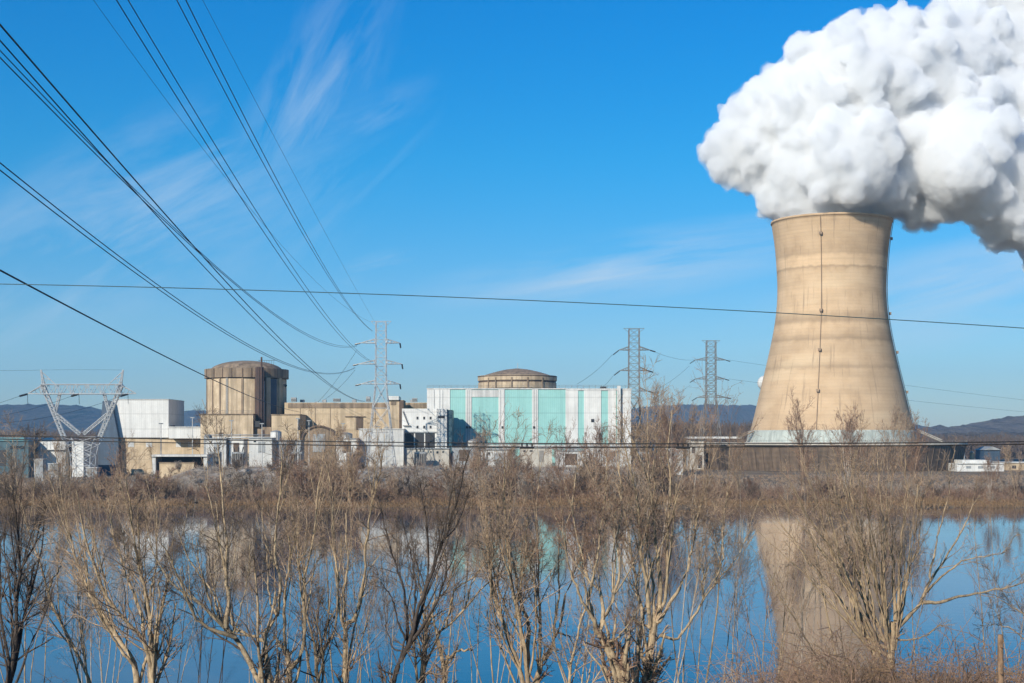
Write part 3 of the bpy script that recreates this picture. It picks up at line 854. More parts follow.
for nm, p0, p1, y0, Y, dp, mt, lab in SMALL:
    nm = nm.replace('storage_tank_', 'storage_')
    t_ = thing(nm, (PX((p0 + p1) / 2, Y), Y + dp / 2, GZ), lab, 'trailer' if 'trailer' in nm else 'shed', 'white site trailers below the domed cylinder' if 'trailer' in nm else 'low sheds below the teal hall')
    bx(p0, p1, y0, Y, dp).build('wall', M[mt], t_)
    MB().box(PX(p0 - .4, Y), PX(p1 + .4, Y), Y - .4, Y + dp + .3, PZ(y0, Y) + .01, PZ(y0, Y) + .3).build('roof', M['grey'], t_)
    w_ = (p1 - p0)
    vr = int(p0 * 3 + y0) % 4
    for f_ in ((.1, .3), (.2,), (.55, .7, .84), ())[vr]:
        fbox(MB(), p0 + w_ * f_, p0 + w_ * f_ + random.uniform(1.2, 3), y0 + 2.2, y0 + random.uniform(3.6, 4.6), Y).build('window', M['glass'], t_)
    f_ = (.6, .4, .2, .3)[vr]
    fbox(MB(), p0 + w_ * f_, p0 + w_ * (f_ + (.14, .3, .12, .4)[vr]), y0 + (2.6, 3.2, 2.4, 2.8)[vr], y0 + 14, Y).build('door', M[('galv_dark', 'grey', 'dteal', 'brown')[vr]], t_)

# open fronted shelter
YS = 430
t_ = thing('open_shelter', (PX(180, YS), YS + 4, GZ), 'open fronted shelter with a white flat roof and a dark inside', 'shelter')
MB().box(PX(151.5, YS), PX(207.5, YS), YS - .6, YS + 9, PZ(456.6, YS), PZ(454.6, YS)).build('roof', M['white2'], t_)
for p_ in (152, 203.5): MB().box(PX(p_, YS), PX(p_ + 3.6, YS), YS, YS + 8.5, GZ - .5, PZ(456.6, YS) - .01).build('post', M['white2'], t_)
MB().box(PX(155.8, YS), PX(203.3, YS), YS + 8, YS + 8.4, GZ - .5, PZ(457, YS)).build('back_wall', M['dark'], t_)
tk = thing('materials_bin', (PX(170, YS), YS + 2, GZ), 'tan open materials bin standing in the white roofed shelter', 'bin')
MB().box(PX(158.5, YS), PX(193, YS), YS + 1, YS + 4, GZ - .3, PZ(463.2, YS)).build('body', M['tan2'], tk)
MB().box(PX(158, YS), PX(193.5, YS), YS + .8, YS + 4.2, PZ(463.2, YS) + .01, PZ(462.7, YS) + .12).build('rim', M['tan_dark'], tk)
tb = thing('bollard', (PX(156, YS - 2), YS - 3, GZ), 'yellow bollard at the left post of the white roofed shelter', 'bollard')
MB().lathe([(.3, GZ - .5), (.3, GZ + 2.4), (.2, GZ + 2.7)], (PX(156, YS - 3), YS - 3), 12, True).build('post', simple('yellow_paint', (.62, .42, .05)), tb)

# far left
t_ = thing('teal_warehouse', (PX(-10, 500), 510, GZ), 'dark teal metal warehouse at the far left edge', 'warehouse')
bx(-60, 28.5, 441, 500, 30).build('wall', M['dteal'], t_)
YW = 500
MB().prism([(PX(-62, YW), PZ(441, YW)), (PX(29.5, YW), PZ(441, YW)), (PX(24, YW), PZ(437.4, YW)), (PX(-56, YW), PZ(437.4, YW))], YW - .5, YW + 31).build('roof', simple('teal_roof', (.07, .19, .22), .4), t_)
fbox(MB(), -20, 6, 450, 466, YW).build('door', M['dark'], t_)
fbox(MB(), 10, 25, 446, 449, YW).build('window', M['glass'], t_)
t_ = thing('white_warehouse', (PX(58, 510), 515, GZ), 'low white warehouse with a dark recess behind the lattice portal pylon', 'warehouse')
bx(33, 65.5, 441.5, 510, 18).build('wall', M['white'], t_)
bx(72, 83.5, 440.6, 510, 18).build('wall', M['white'], t_)
bx(65.6, 71.9, 442.5, 514, 13).build('recess', M['dark'], t_)
MB().box(PX(29, 510), PX(66, 510), 509, 529, PZ(449.9, 510), PZ(449.2, 510)).build('canopy', M['white2'], t_)
for i in range(8): fbox(MB(), 36 + i * 3.6, 36.3 + i * 3.6, 442, 449, 510, .1).build('rib', M['grey'], t_)
bx(28.5, 33, 443, 512, 10).build('end_bay', M['dark'], t_)
for p0, p1, y0, lab in ((34, 43, 459.5, 'grey equipment cabinet below the dark end of the white warehouse'), (48, 58, 464, 'dull grey equipment cabinet left of the pylon foot'), (86, 97, 468, 'blue grey equipment cabinet right of the pylon foot')):
    tc_ = thing('equipment_cabinet', (PX(p0, 430), 430, GZ), lab, 'cabinet', 'equipment cabinets under the portal pylon')
    bx(p0, p1, y0, 430, 3).build('body', M['grey'], tc_)
    MB().box(PX(p0 - .4, 430), PX(p1 + .4, 430), 429.8, 433.2, PZ(y0, 430) + .01, PZ(y0, 430) + .2).build('lid', M['white2'], tc_)
    fbox(MB(), p0 + 1.5, (p0 + p1) / 2 - .3, y0 + 1, y0 + 7, 430).build('door', M['galv_dark'], tc_)

# right of the tower
t_ = thing('white_depot', (PX(980, 600), 605, GZ), 'low white flat roofed depot right of the louvred ring', 'depot')
bx(957, 1004, 463.4, 600, 20, 0).build('wall', M['white'], t_)
MB().box(PX(962, 604), PX(990, 604), 604, 616, PZ(463.4, 600), PZ(460, 604)).build('upper_storey', M['white'], t_)
fbox(MB(), 957, 1004, 462.9, 464, 600, .5).build('roof_edge', M['white2'], t_)
for p_ in (966, 978, 990): fbox(MB(), p_, p_ + 5, 466, 468.4, 600).build('window', M['grey'], t_)
t_ = thing('tan_depot', (PX(1020, 620), 625, GZ), 'low tan depot at the right edge of the site', 'depot')
bx(1006, 1045, 463, 620, 16, 0).build('wall', M['tan2'], t_)
MB().box(PX(1005.5, 620), PX(1046, 620), 619.5, 637, PZ(463, 620), PZ(462, 620)).build('roof', M['white2'], t_)
for p_ in (1012, 1024): fbox(MB(), p_, p_ + 4, 465.5, 468.5, 620).build('window', M['dark'], t_)
for (p0, p1, y0, Y, mt, lab) in ((961, 965, 448, 680, 'galv', 'slim grey silo right of the louvred ring'), (969.5, 974.5, 451.5, 640, 'tan', 'short tan silo right of the louvred ring')):
    t_ = thing('silo', (PX((p0 + p1) / 2, Y), Y, GZ), lab, 'silo', 'silos right of the cooling tower')
    rr = (p1 - p0) / 2 * Y / F; c_ = (PX((p0 + p1) / 2, Y), Y)
    MB().lathe([(rr, GZ - 2), (rr, PZ(y0 + 1, Y))], c_, 20).build('body', M[mt], t_, True)
    MB().lathe([(rr + .1, PZ(y0 + 1, Y)), (.2, PZ(y0 - .6, Y))], c_, 20, True).build('cap', M['grey'], t_)
t_ = thing('dark_barn', (PX(990, 760), 765, GZ), 'dark blue barn with a grey roof behind the white depot', 'barn')
bx(984, 1000, 450, 760, 14, 0).build('wall', M['navy'], t_)
MB().prism([(PX(983, 760), PZ(450, 760)), (PX(1001, 760), PZ(450, 760)), (PX(992, 760), PZ(446.5, 760))], 759, 775).build('roof', M['grey'], t_)

# water tower ball behind the cooling tower
t_ = thing('water_tower', (PX(764.5, 800), 800, GZ), 'white water tower ball peeping out left of the cooling tower', 'water tower')
MB().sphere((PX(764.8, 800), 800, PZ(383, 800)), 7.4 * 800 / F, 28, 18).build('tank', M['white'], t_, True)
MB().lathe([(3.5, GZ), (1.5, GZ + 6), (1.3, PZ(390, 800)), (2.6, PZ(388.8, 800))], (PX(765.5, 800), 800), 20).build('stem', M['white'], t_, True)

# tanks, transformers and pipe bridges between the buildings
for p_, w_, y0, Y, mt, lb in ((276, 5.5, 432, 515, 'white', 'upright white tank in front of the small tan block'), (346, 6.5, 434, 515, 'white2', 'upright white tank between the round topped hut and the low white shed'), (208, 4, 436, 520, 'grey', 'upright grey tank at the left of the tan concrete block'), (655, 5, 437, 575, 'white2', 'upright pale tank right of the dark pylon'), (473, 5, 441, 512, 'white2', 'upright white tank against the second white stripe of the teal hall')):
    t_ = thing('storage_tank', (PX(p_, Y), Y, GZ), lb, 'tank', 'upright storage tanks')
    rr = w_ * Y / F; c_ = (PX(p_, Y), Y)
    MB().lathe([(rr, GZ - .5), (rr, PZ(y0, Y))], c_, 28).build('body', M[mt], t_, True)
    MB().lathe([(rr + .12, PZ(y0, Y)), (rr * .6, PZ(y0 - 1.2, Y)), (.2, PZ(y0 - 1.7, Y))], c_, 28, True).build('cap', M['grey'], t_)
    q = MB()
    for dx_ in (-.25, .25): q.bar((c_[0] + dx_ + rr * .3, Y - rr - .1, GZ), (c_[0] + dx_ + rr * .3, Y - rr - .1, PZ(y0, Y) + 1), .06)
    for i in range(14): q.bar((c_[0] - .25 + rr * .3, Y - rr - .1, GZ + i * .8), (c_[0] + .25 + rr * .3, Y - rr - .1, GZ + i * .8), .04)
    q.build('ladder', M['galv_dark'], t_)
for p_, lb in ((214, 'left of the pair below the tan concrete block'), (238, 'right of the pair below the tan concrete block'), (296, 'below the small tan block'), (352, 'left of the low white shed'), (420, 'below the garage doors of the small white block'), (645, 'at the foot of the dark pylon')):
    Y = 490; x0 = PX(p_, Y)
    t_ = thing('transformer', (x0, Y, GZ), 'grey ribbed transformer ' + lb, 'transformer', 'transformers of the switchyard')
    MB().box(x0 - 2, x0 + 2, Y, Y + 3, GZ, PZ(452, Y)).build('tank', M['grey'], t_)
    q = MB()
    for i in range(7): q.box(x0 - 1.9 + i * .58, x0 - 1.65 + i * .58, Y - .8, Y - .02, GZ + .6, PZ(453.5, Y))
    q.build('radiator', M['galv_dark'], t_)
    for dx_ in (-1.2, 0, 1.2): insulator((x0 + dx_, Y + 1, PZ(452, Y)), (x0 + dx_ * 1.4, Y + .8, PZ(447, Y)), t_, .22)
for p0, p1, y0, Y, lb in ((205, 275, 437.5, 524, 'in front of the tan concrete block'), (452, 640, 446.5, 518, 'along the foot of the teal hall')):
    t_ = thing('pipe_bridge', (PX(p0, Y), Y, GZ), 'long pale pipe bridge on posts ' + lb, 'pipe bridge')
    for dz_, r_ in ((0, .32), (.9, .2), (-.8, .24)): MB().tube([(PX(p0, Y), Y, PZ(y0, Y) + dz_), (PX(p1, Y), Y, PZ(y0, Y) + dz_)], r_, 8).build('pipe', M['white2' if dz_ == 0 else 'grey'], t_, True)
    for f_ in np.linspace(0, 1, max(5, int((p1 - p0) / 14))):
        x0 = PX(p0 + (p1 - p0) * f_, Y); q = MB().box(x0 - .15, x0 + .15, Y + .3, Y + .6, GZ - .5, PZ(y0, Y) + 1.4); q.box(x0 - .12, x0 + .12, Y - .5, Y + .29, PZ(y0, Y) - 1.3, PZ(y0, Y) - 1.05); q.build('post', M['galv_dark'], t_)
for p_, w_, h_, lb in ((291, 5, 1.6, 'leftmost on the long tan hall'), (333, 7, 1.2, 'in the middle of the long tan hall'), (366, 4, 2.0, 'left of the pale pylon mast on the long tan hall'), (412, 5, 1.4, 'right of the brown stair tower')):
    Y = 552; z_ = PZ(401.4, 548); lb = lb.replace('left of the pale pylon mast on the long tan hall', 'left of the pale pylon mast')
    t_ = thing('roof_unit', (PX(p_, Y), Y, z_), 'grey ventilation box on the roof, ' + lb, 'roof unit', 'ventilation boxes on the long tan hall')
    MB().box(PX(p_, Y), PX(p_ + w_, Y), Y, Y + 2.4, z_ + .02, z_ + h_).build('body', M['grey'], t_)
    q = MB()
    for i in range(4): q.box(PX(p_, Y) + .1, PX(p_ + w_, Y) - .1, Y - .06, Y - .01, z_ + .2 + i * .25, z_ + .3 + i * .25)
    q.build('louver', M['dark'], t_)
for p0, p1, y_, Y, lb in ((427, 631, 388.2, 530.2, 'teal hall'), (201, 253, 413.6, 536, 'tan concrete block')):
    t_ = thing('roof_railing', (PX(p0, Y), Y, PZ(y_, Y)), f'thin grey railing along the roof edge of the {lb}', 'railing', None)
    q = MB(); z_ = PZ(y_, Y)
    for dz_ in (.55, 1.1): q.bar((PX(p0, Y), Y + .5, z_ + dz_), (PX(p1, Y), Y + .5, z_ + dz_), .045)
    q.build('rail', M['galv_dark'], t_)
    q = MB()
    for x_ in np.arange(PX(p0, Y), PX(p1, Y), 2.2): q.bar((x_, Y + .5, z_), (x_, Y + .5, z_ + 1.1), .045)
    q.build('baluster', M['galv_dark'], t_)

# thin light poles
for p_, y0, Y, wh in ((192.5, 418, 470, 'right of the white box building'), (231.5, 421, 480, 'in front of the tan concrete block'), (262, 424, 478, 'in front of the rust pipe'), (298, 419, 476, 'in front of the annex block doorway'), (309, 421, 480, 'in front of the round topped hut'), (343, 424, 482, 'left of the lattice pylon'), (161, 424, 468, 'in front of the blank white wall'), (378.5, 427, 480, 'in front of the low white shed'), (386, 428, 476, 'at the right end of the low white shed'), (636, 431, 520, 'at the foot of the dark lattice pylon')):
    t_ = thing('light_pole', (PX(p_, Y), Y, GZ), 'thin pale light pole ' + wh, 'light pole', 'thin light poles on the works')
    MB().tube([(PX(p_, Y), Y, GZ - .5), (PX(p_, Y), Y, PZ(y0, Y))], [.2, .12], 8).build('pole', M['white2'], t_)
    q = MB().box(PX(p_, Y) - .7, PX(p_, Y) + .7, Y - .25, Y + .1, PZ(y0, Y) - .05, PZ(y0, Y) + .3); q.build('lamp_head', M['grey'], t_)


# ------------------------------------------------------------------ pylons
def lattice(mb, segs, c, r=0.11, diag=0.07):
    """square lattice mast. segs: list of (z, half width)"""
    def cor(z, h): return [(c[0] + sx * h, c[1] + sy * h, z) for sx, sy in ((-1, -1), (1, -1), (1, 1), (-1, 1))]
    for (z0, h0), (z1, h1) in zip(segs[:-1], segs[1:]):
        A, B = cor(z0, h0), cor(z1, h1)
        for i in range(4):
            j = (i + 1) % 4
            mb.bar(A[i], B[i], r); mb.bar(B[i], B[j], diag)
            mb.bar(A[i], B[j], diag); mb.bar(A[j], B[i], diag)
    return mb


def truss_arm(mb, c, z, h, xe, rise=1.3, r=0.12):
    """tapering cross arm from the mast face to the tip xe"""
    s = 1 if xe > c[0] else -1
    for dy in (-h, h):
        mb.bar((c[0] + s * h, c[1] + dy, z), (xe, c[1], z), r)
        mb.bar((c[0] + s * h, c[1] + dy, z + rise), (xe, c[1], z), r)
        n = 4
        for i in range(n):
            f0, f1 = i / n, (i + .5) / n
            x0 = c[0] + s * h + (xe - c[0] - s * h) * f0; x1 = c[0] + s * h + (xe - c[0] - s * h) * f1
            mb.bar((x0, c[1] + dy * (1 - f0), z), (x1, c[1] + dy * (1 - f1), z + rise * (1 - f1)), r * .7)
    return mb


def pylon(pxc, Y, ytop, hw, y_splay, hw_foot, arms, mat, label, left_str, right_str):
    k = Y / F
    c = (PX(pxc, Y), Y)
    t_ = thing('lattice_pylon', (c[0], c[1], GZ), label, 'pylon', 'lattice pylons of the power station')
    zs, zt = PZ(y_splay, Y), PZ(ytop, Y)
    n1 = 4; n2 = max(6, int((zt - zs) / 2.6))
    foot = [(GZ - .5 + (zs - GZ + .5) * i / n1, (hw_foot + (hw - hw_foot) * i / n1) * k) for i in range(n1 + 1)]
    body = [(zs + (zt - zs) * i / n2, hw * k * (1 - .06 * i / n2)) for i in range(n2 + 1)]
    m = MB(); lattice(m, foot, c, .16 * Y / 520, .09); m.build('legs', mat, t_)
    m = MB(); lattice(m, body, c, .13 * Y / 520, .055 * Y / 520)
    m.bar((c[0] - hw * k * 1.9, Y, zt + .25), (c[0] + hw * k * 1.9, Y, zt + .25), .09)
    for s in (-1, 1):
        m.bar((c[0] + s * hw * k * 1.9, Y, zt + .2), (c[0] + s * hw * k, Y, zt - 1.2), .07)
    m.build('mast', mat, t_)
    for (ya, xl, xr) in arms:
        z = PZ(ya, Y)
        for xe, dirs in ((xl, left_str), (xr, right_str)):
            m = MB(); truss_arm(m, c, z, hw * k, PX(xe, Y)); am = m.build('cross_arm', mat, t_)
            for d in dirs:
                a = (PX(xe, Y), Y, z - .1)
                insulator(a, (a[0] + d[0], a[1] + d[1], a[2] + d[2]), am)
    return t_


pylon(381, 480, 322, 5.3, 384, 15.5, [(343, 360, 400), (364, 358, 402), (384, 360.5, 400)], M['galv'],
      'pale lattice pylon beside the brown stair tower where the heavy lines land', [(-1.4, -2.2, -.5)], [(.3, -1, -1.6)])
pylon(634, 560, 329, 5.4, 398, 8.5, [(350, 619, 650), (370.5, 620, 648), (391, 624, 648)], M['galv_dark'],
      'tall dark lattice pylon at the right end of the teal hall', [(-2.2, 1.5, -1.7)], [(2.2, 1.5, -.5)])
pylon(711, 720, 341, 4.8, 397, 12.0, [(360, 695, 726), (379, 695, 725), (397.5, 697, 727)], M['galv_dark'],
      'slightly shorter lattice pylon with spread feet left of the cooling tower', [(-2.4, 1.5, -1.6)], [(2.3, 1.5, -.5)])

# portal (cat head) pylon on the left
YG = 450; kg = YG / F
t_ = thing('portal_pylon', (PX(82, YG), YG, GZ), 'wide V shaped lattice portal pylon with two horns at the far left', 'pylon')


def tri_beam(mb, a, b, w, n, r=.13, d=.08, taper=1.0, up=(0, 0, 1)):
    """square lattice strut between a and b"""
    a, b = np.array(a, float), np.array(b, float)
    ax = (b - a) / np.linalg.norm(b - a)
    u = np.cross(ax, (0, 1, 0)); u /= np.linalg.norm(u); v = np.cross(ax, u)
    R_ = []
    for i in range(n + 1):
        f_ = i / n; h = w * (1 + (taper - 1) * f_); p = a + (b - a) * f_
        R_.append([p + u * h + v * h, p + u * h - v * h, p - u * h - v * h, p - u * h + v * h])
    for i in range(n):
        for k in range(4):
            k2 = (k + 1) % 4
            mb.bar(R_[i][k], R_[i + 1][k], r); mb.bar(R_[i + 1][k], R_[i + 1][k2], d)
            mb.bar(R_[i][k], R_[i + 1][k2], d)
    return mb


def G(px, py): return P(px, py, YG)


for s in (-1, 1):
    m = MB()
    xm = lambda q: 82 + s * q
    tri_beam(m, G(82 + s * 18, 437), G(82 + s * 39.5, 385), .55, 12, .17, .09)
    m.build('leg', M['galv'], t_)
    m = MB()
    tri_beam(m, G(82 + s * 37.5, 391), G(82 + s * 41, 370), .45, 6, .14, .09, .3)
    m.bar(G(82 + s * 41, 371), G(82 + s * 27, 384), .13); m.bar(G(82 + s * 34, 377), G(82 + s * 37, 384), .08); m.bar(G(82 + s * 31, 380), G(82 + s * 38, 378), .08)
    m.build('horn', M['galv'], t_)
    m = MB(); tri_beam(m, G(82 + s * 26, 414), G(82 + s * 2, 434), .45, 8, .14, .08); m.build('inner_brace', M['galv'], t_)
    m = MB(); tri_beam(m, G(82 + s * 27, 413), G(82 + s * 22, 393), .35, 5, .12, .08); m.build('knee_brace', M['galv'], t_)
    m = MB()
    for dy in (-1, 1):
        m.bar(G(82 + s * 39, 385) + np.array([0, dy, 0]), G(82 + s * 54, 393.5), .13); m.bar(G(82 + s * 39, 394) + np.array([0, dy, 0]), G(82 + s * 54, 393.6), .13)
        for f_ in (.3, .55, .8):
            m.bar(G(82 + s * (39 + 15 * f_), 385 + 8.5 * f_), G(82 + s * (39 + 15 * (f_ - .15)), 394), .08)
    m.build('cross_arm', M['galv'], t_)
m = MB()
for dy in (-1.3, 1.3):
    o_ = np.array([0, dy, 0])
    m.bar(G(42, 384.5) + o_, G(122, 384.5) + o_, .16); m.bar(G(42, 394) + o_, G(122, 394) + o_, .14)
    for i in range(16):
        xa = 42 + i * 5
        m.bar(G(xa, 384.5 if i % 2 else 394) + o_, G(xa + 5, 394 if i % 2 else 384.5) + o_, .09)
        if i % 3 == 0: m.bar(G(xa, 384.5) + o_, G(xa, 394) + o_, .1)
for i in range(17): m.bar(G(42 + i * 5, 394) - (0, 1.3, 0), G(42 + i * 5, 394) + (0, 1.3, 0), .08)
m.build('bridge_truss', M['galv'], t_)
m = MB()
seg = [(GZ - .5, 9.5 * kg), (PZ(466, YG), 9.5 * kg), (PZ(455, YG), 10 * kg), (PZ(445, YG), 12 * kg), (PZ(437, YG), 17 * kg)]
lattice(m, seg, (PX(83, YG), YG), .14, .08); m.build('waist', M['galv'], t_)
for px_, py_ in ((27.5, 394), (79, 394), (128, 394)):
    a = G(px_, py_)
    insulator(a, a + np.array([-1.7, -2.4, -.75]), t_, .34)
    insulator(a, a + np.array([0, .3, -3.2]), t_, .1)


# ------------------------------------------------------------------ overhead lines
WIRES = {
    'A1': ([(0, 24.5), (64, 100), (100, 139.5), (163, 212), (191.6, 242), (262, 320), (301, 361), (332, 385), (366, 401)], 60, 366),
    'A2': ([(0, 41), (53, 100), (100, 152.7), (161, 220), (255, 320), (297, 360), (330, 385), (365, 402)], 80, 366),
    'A3': ([(0, 49), (48, 100), (100, 158), (131.6, 188), (191, 241), (221.5, 271), (248, 292), (293, 327), (327, 343), (357, 345.5)], 110, 358),
    'A4': ([(0, 57), (41.7, 100), (98, 157.5), (130, 189), (190, 242), (220, 272), (247, 293.5), (292, 328), (326, 344), (357, 346)], 95, 358),
    'B1': ([(0, 163.4), (79.6, 225.4), (140, 271), (163.5, 288.7), (207.4, 320), (240, 340), (279.5, 361), (321.7, 371.7), (355, 367.5)], 100, 355),
    'B2': ([(0, 170.4), (75, 227.8), (140, 275.8), (160, 289.6), (202, 320), (240, 342), (279.5, 362.5), (321.7, 372.5), (355, 368)], 100, 355),
    'C1': ([(116, 0), (144, 44), (179, 100), (256, 220), (300, 286), (306, 293), (353, 348), (371, 362)], 100, 371),
    'C2': ([(127.8, 0), (151, 38), (188, 100), (260, 216), (300, 279), (310, 293), (355, 347), (371, 361)], 105, 371),
    'D1': ([(177, 0), (229, 100), (260, 158), (307, 240), (339, 293), (372, 331)], 110, 372),
    'D2': ([(185.6, 0), (236, 100), (260, 146.5), (309, 240), (341, 293), (373, 331)], 105, 373),
    'G1': ([(94, 0), (107, 19), (132, 54), (166, 100), (191, 133), (223, 174), (371, 322)], 150, 371),
    'G2': ([(205, 0), (253, 100), (260, 112), (328, 240), (353, 277), (374, 321)], 150, 374),
    'E': ([(0, 267.6), (56, 300), (99.6, 324.4), (156, 354.7), (200, 374.6), (218.7, 380.8), (266, 400), (300, 412)], 90, 300),
}
WLAB = {
    'A1': 'upper wire of the four heavy lines entering highest at the left edge', 'A2': 'second of the four heavy lines entering highest at the left edge',
    'A3': 'third of the four heavy lines at the upper left edge, sagging to the top arm', 'A4': 'lowest of the four heavy lines at the upper left edge, sagging to the top arm',
    'B1': 'upper wire of the sagging pair that enters halfway down the left edge', 'B2': 'lower wire of the sagging pair that enters halfway down the left edge',
    'C1': 'left wire of the first steep pair coming from the top edge', 'C2': 'right wire of the first steep pair coming from the top edge',
    'D1': 'left wire of the second steep pair coming from the top edge', 'D2': 'right wire of the second steep pair coming from the top edge',
    'G1': 'faint thin earth wire left of the first steep pair', 'G2': 'faint thin earth wire right of the second steep pair',
    'E': 'thick dark cable running in front of the domed concrete cylinder'}


def wire_path(pts, Y0, Ye=480.0, tail=-45):
    p = np.array(pts, float)
    u = (p[:, 0] - CX) / F; v = (HY - p[:, 1]) / F
    X0, X1 = u[0] * Y0, u[-1] * Ye
    m_ = (X1 - X0) / (Ye - Y0); a_ = X0 - m_ * Y0
    Y = a_ / (u - m_); z = H + v * Y
    A = np.stack([Y ** 0, Y / 100, (Y / 100) ** 2], 1); w = (F / Y) ** 0.7; w[-1] *= 5
    c_, *_ = np.linalg.lstsq(A * w[:, None], z * w, rcond=None)
    yy = np.concatenate([np.linspace(Ye, 60, 70), np.linspace(56, tail, 14)])
    return np.stack([a_ + m_ * yy, yy, c_[0] + c_[1] * yy / 100 + c_[2] * (yy / 100) ** 2], 1)


for k, (pts, Y0, _) in WIRES.items():
    thin = k[0] == 'G'
    mb = MB().tube(wire_path(pts, Y0), 0.025 if thin else (0.06 if k == 'E' else 0.045), 6)
    o = mb.build('overhead_wire' if k != 'E' else 'overhead_cable', M['black'] if k == 'E' else M['wire'], None, True)
    tag(o, WLAB[k], 'cable' if k == 'E' else 'power line', None if k == 'E' else 'overhead lines to the pale lattice pylon')


def span(name, pts, r, mat, label, group=None, cat='power line', sag=0.0):
    """wire through 3D points, smoothly"""
    pts = np.array(pts, float)
    tt = np.linspace(0, 1, 50)
    if len(pts) == 2:
        q = pts[0] + (pts[1] - pts[0]) * tt[:, None]
        q[:, 2] -= 4 * sag * tt * (1 - tt)
    else:
        q = np.stack([np.polyval(np.polyfit(pts[:, 0], pts[:, i], 2), np.linspace(pts[0, 0], pts[-1, 0], 50)) for i in range(3)], 1)
    o = MB().tube(q, r, 6).build(name, mat, None, True)
    return tag(o, label, cat, group)


Yr = 60
span('road_cable', [P(-700, 283, Yr), P(0, 285.5, Yr), P(300, 290.5, Yr), P(536, 300, Yr), P(760, 312, Yr), P(1024, 328.7, Yr), P(1500, 366, Yr)], .019, M['wire_green'], 'lone dark green cable crossing the whole sky in front of the cooling tower', None, 'cable')
Yr = 26
for i, (pl_, lb) in enumerate((([(-300, 428), (0, 433), (180, 438.5), (400, 443.3), (640, 444.5), (900, 443.5), (1024, 441.5), (1400, 434)], 'upper of the two black roadside cables along the horizon'),
                               ([(-300, 431), (0, 437), (180, 442), (400, 446.3), (640, 448.3), (900, 446.5), (1024, 444), (1400, 435)], 'lower of the two black roadside cables along the horizon'))):
    span('roadside_cable', [P(x, y, Yr) for x, y in pl_], .0105, M['black'], lb, 'two roadside cables', 'cable')
# cable clamps on the pair
for p_, lb in ((527, 'clamp on the roadside cables in front of the teal hall'), (683, 'clamp on the roadside cables left of the louvred ring')):
    t_ = thing('cable_clamp', P(p_, 447.5, Yr), 'small black ' + lb, 'cable clamp')
    yb_ = 447.6
    a = P(p_ - 7, yb_, Yr); b_ = P(p_ + 7, yb_, Yr)
    MB().tube([a, b_], .024, 6).build('sleeve', M['black'], t_)
    q = MB()
    for d in (-5, 0, 5):
        q.bar(P(p_ + d, 443.5, Yr), P(p_ + d, 448.6, Yr), .014)
    q.build('spacer', M['black'], t_)
# lines between the plant pylons
E1 = [(P(612, 355, 561), P(577, 384, 545), 'steep line from the top left arm of the dark pylon down to the teal hall'),
      (P(613, 376, 561), P(596, 389.5, 545), 'short steep line from the middle left arm of the dark pylon'),
      (P(689, 366, 721), P(655, 390, 590), 'line dropping left from the top arm of the shorter pylon'),
      (P(690, 385, 721), P(655, 404, 590), 'line dropping left from the middle arm of the shorter pylon'),
      (P(655, 352, 561), P(694, 360, 720), 'flat line between the two dark lattice pylons'),
      (P(357, 350, 478), P(318, 402, 560), 'faint line from the top left arm of the pale pylon down to the tan hall'),
      (P(355, 370, 478), P(322, 401, 560), 'faint line from the middle left arm of the pale pylon to the tan hall'),
      (P(729, 360, 721), P(1060, 404, 900), 'faint far line behind the cooling tower, upper one'),
      (P(729, 379, 721), P(1060, 415, 900), 'faint far line behind the cooling tower, lower one')]
for a, b_, lb in E1:
    span('overhead_wire', [a, b_], .05, M['wire'], lb, 'lines between the station pylons', sag=1.0)
for i, (px_, lb) in enumerate(((27.5, 'left'), (79, 'middle'), (128, 'right'))):
    a = P(px_, 394, 450) + np.array([-1.7, -2.4, -.75])
    span('overhead_wire', [a, P(px_ - 150, 420 + 2 * i, 410)], .05, M['wire'], f'dark line leaving the {lb} insulator of the portal pylon', 'lines of the portal pylon', sag=2)
span('overhead_wire', [P(-100, 362, 440), P(41, 370, 450)], .035, M['wire'], 'faint earth wire reaching the left horn of the portal pylon', 'lines of the portal pylon', sag=1)
span('overhead_wire', [P(41, 370, 450), P(123, 370, 450)], .035, M['wire'], 'thin wire slung between the two horns of the portal pylon', 'lines of the portal pylon', sag=-.1)


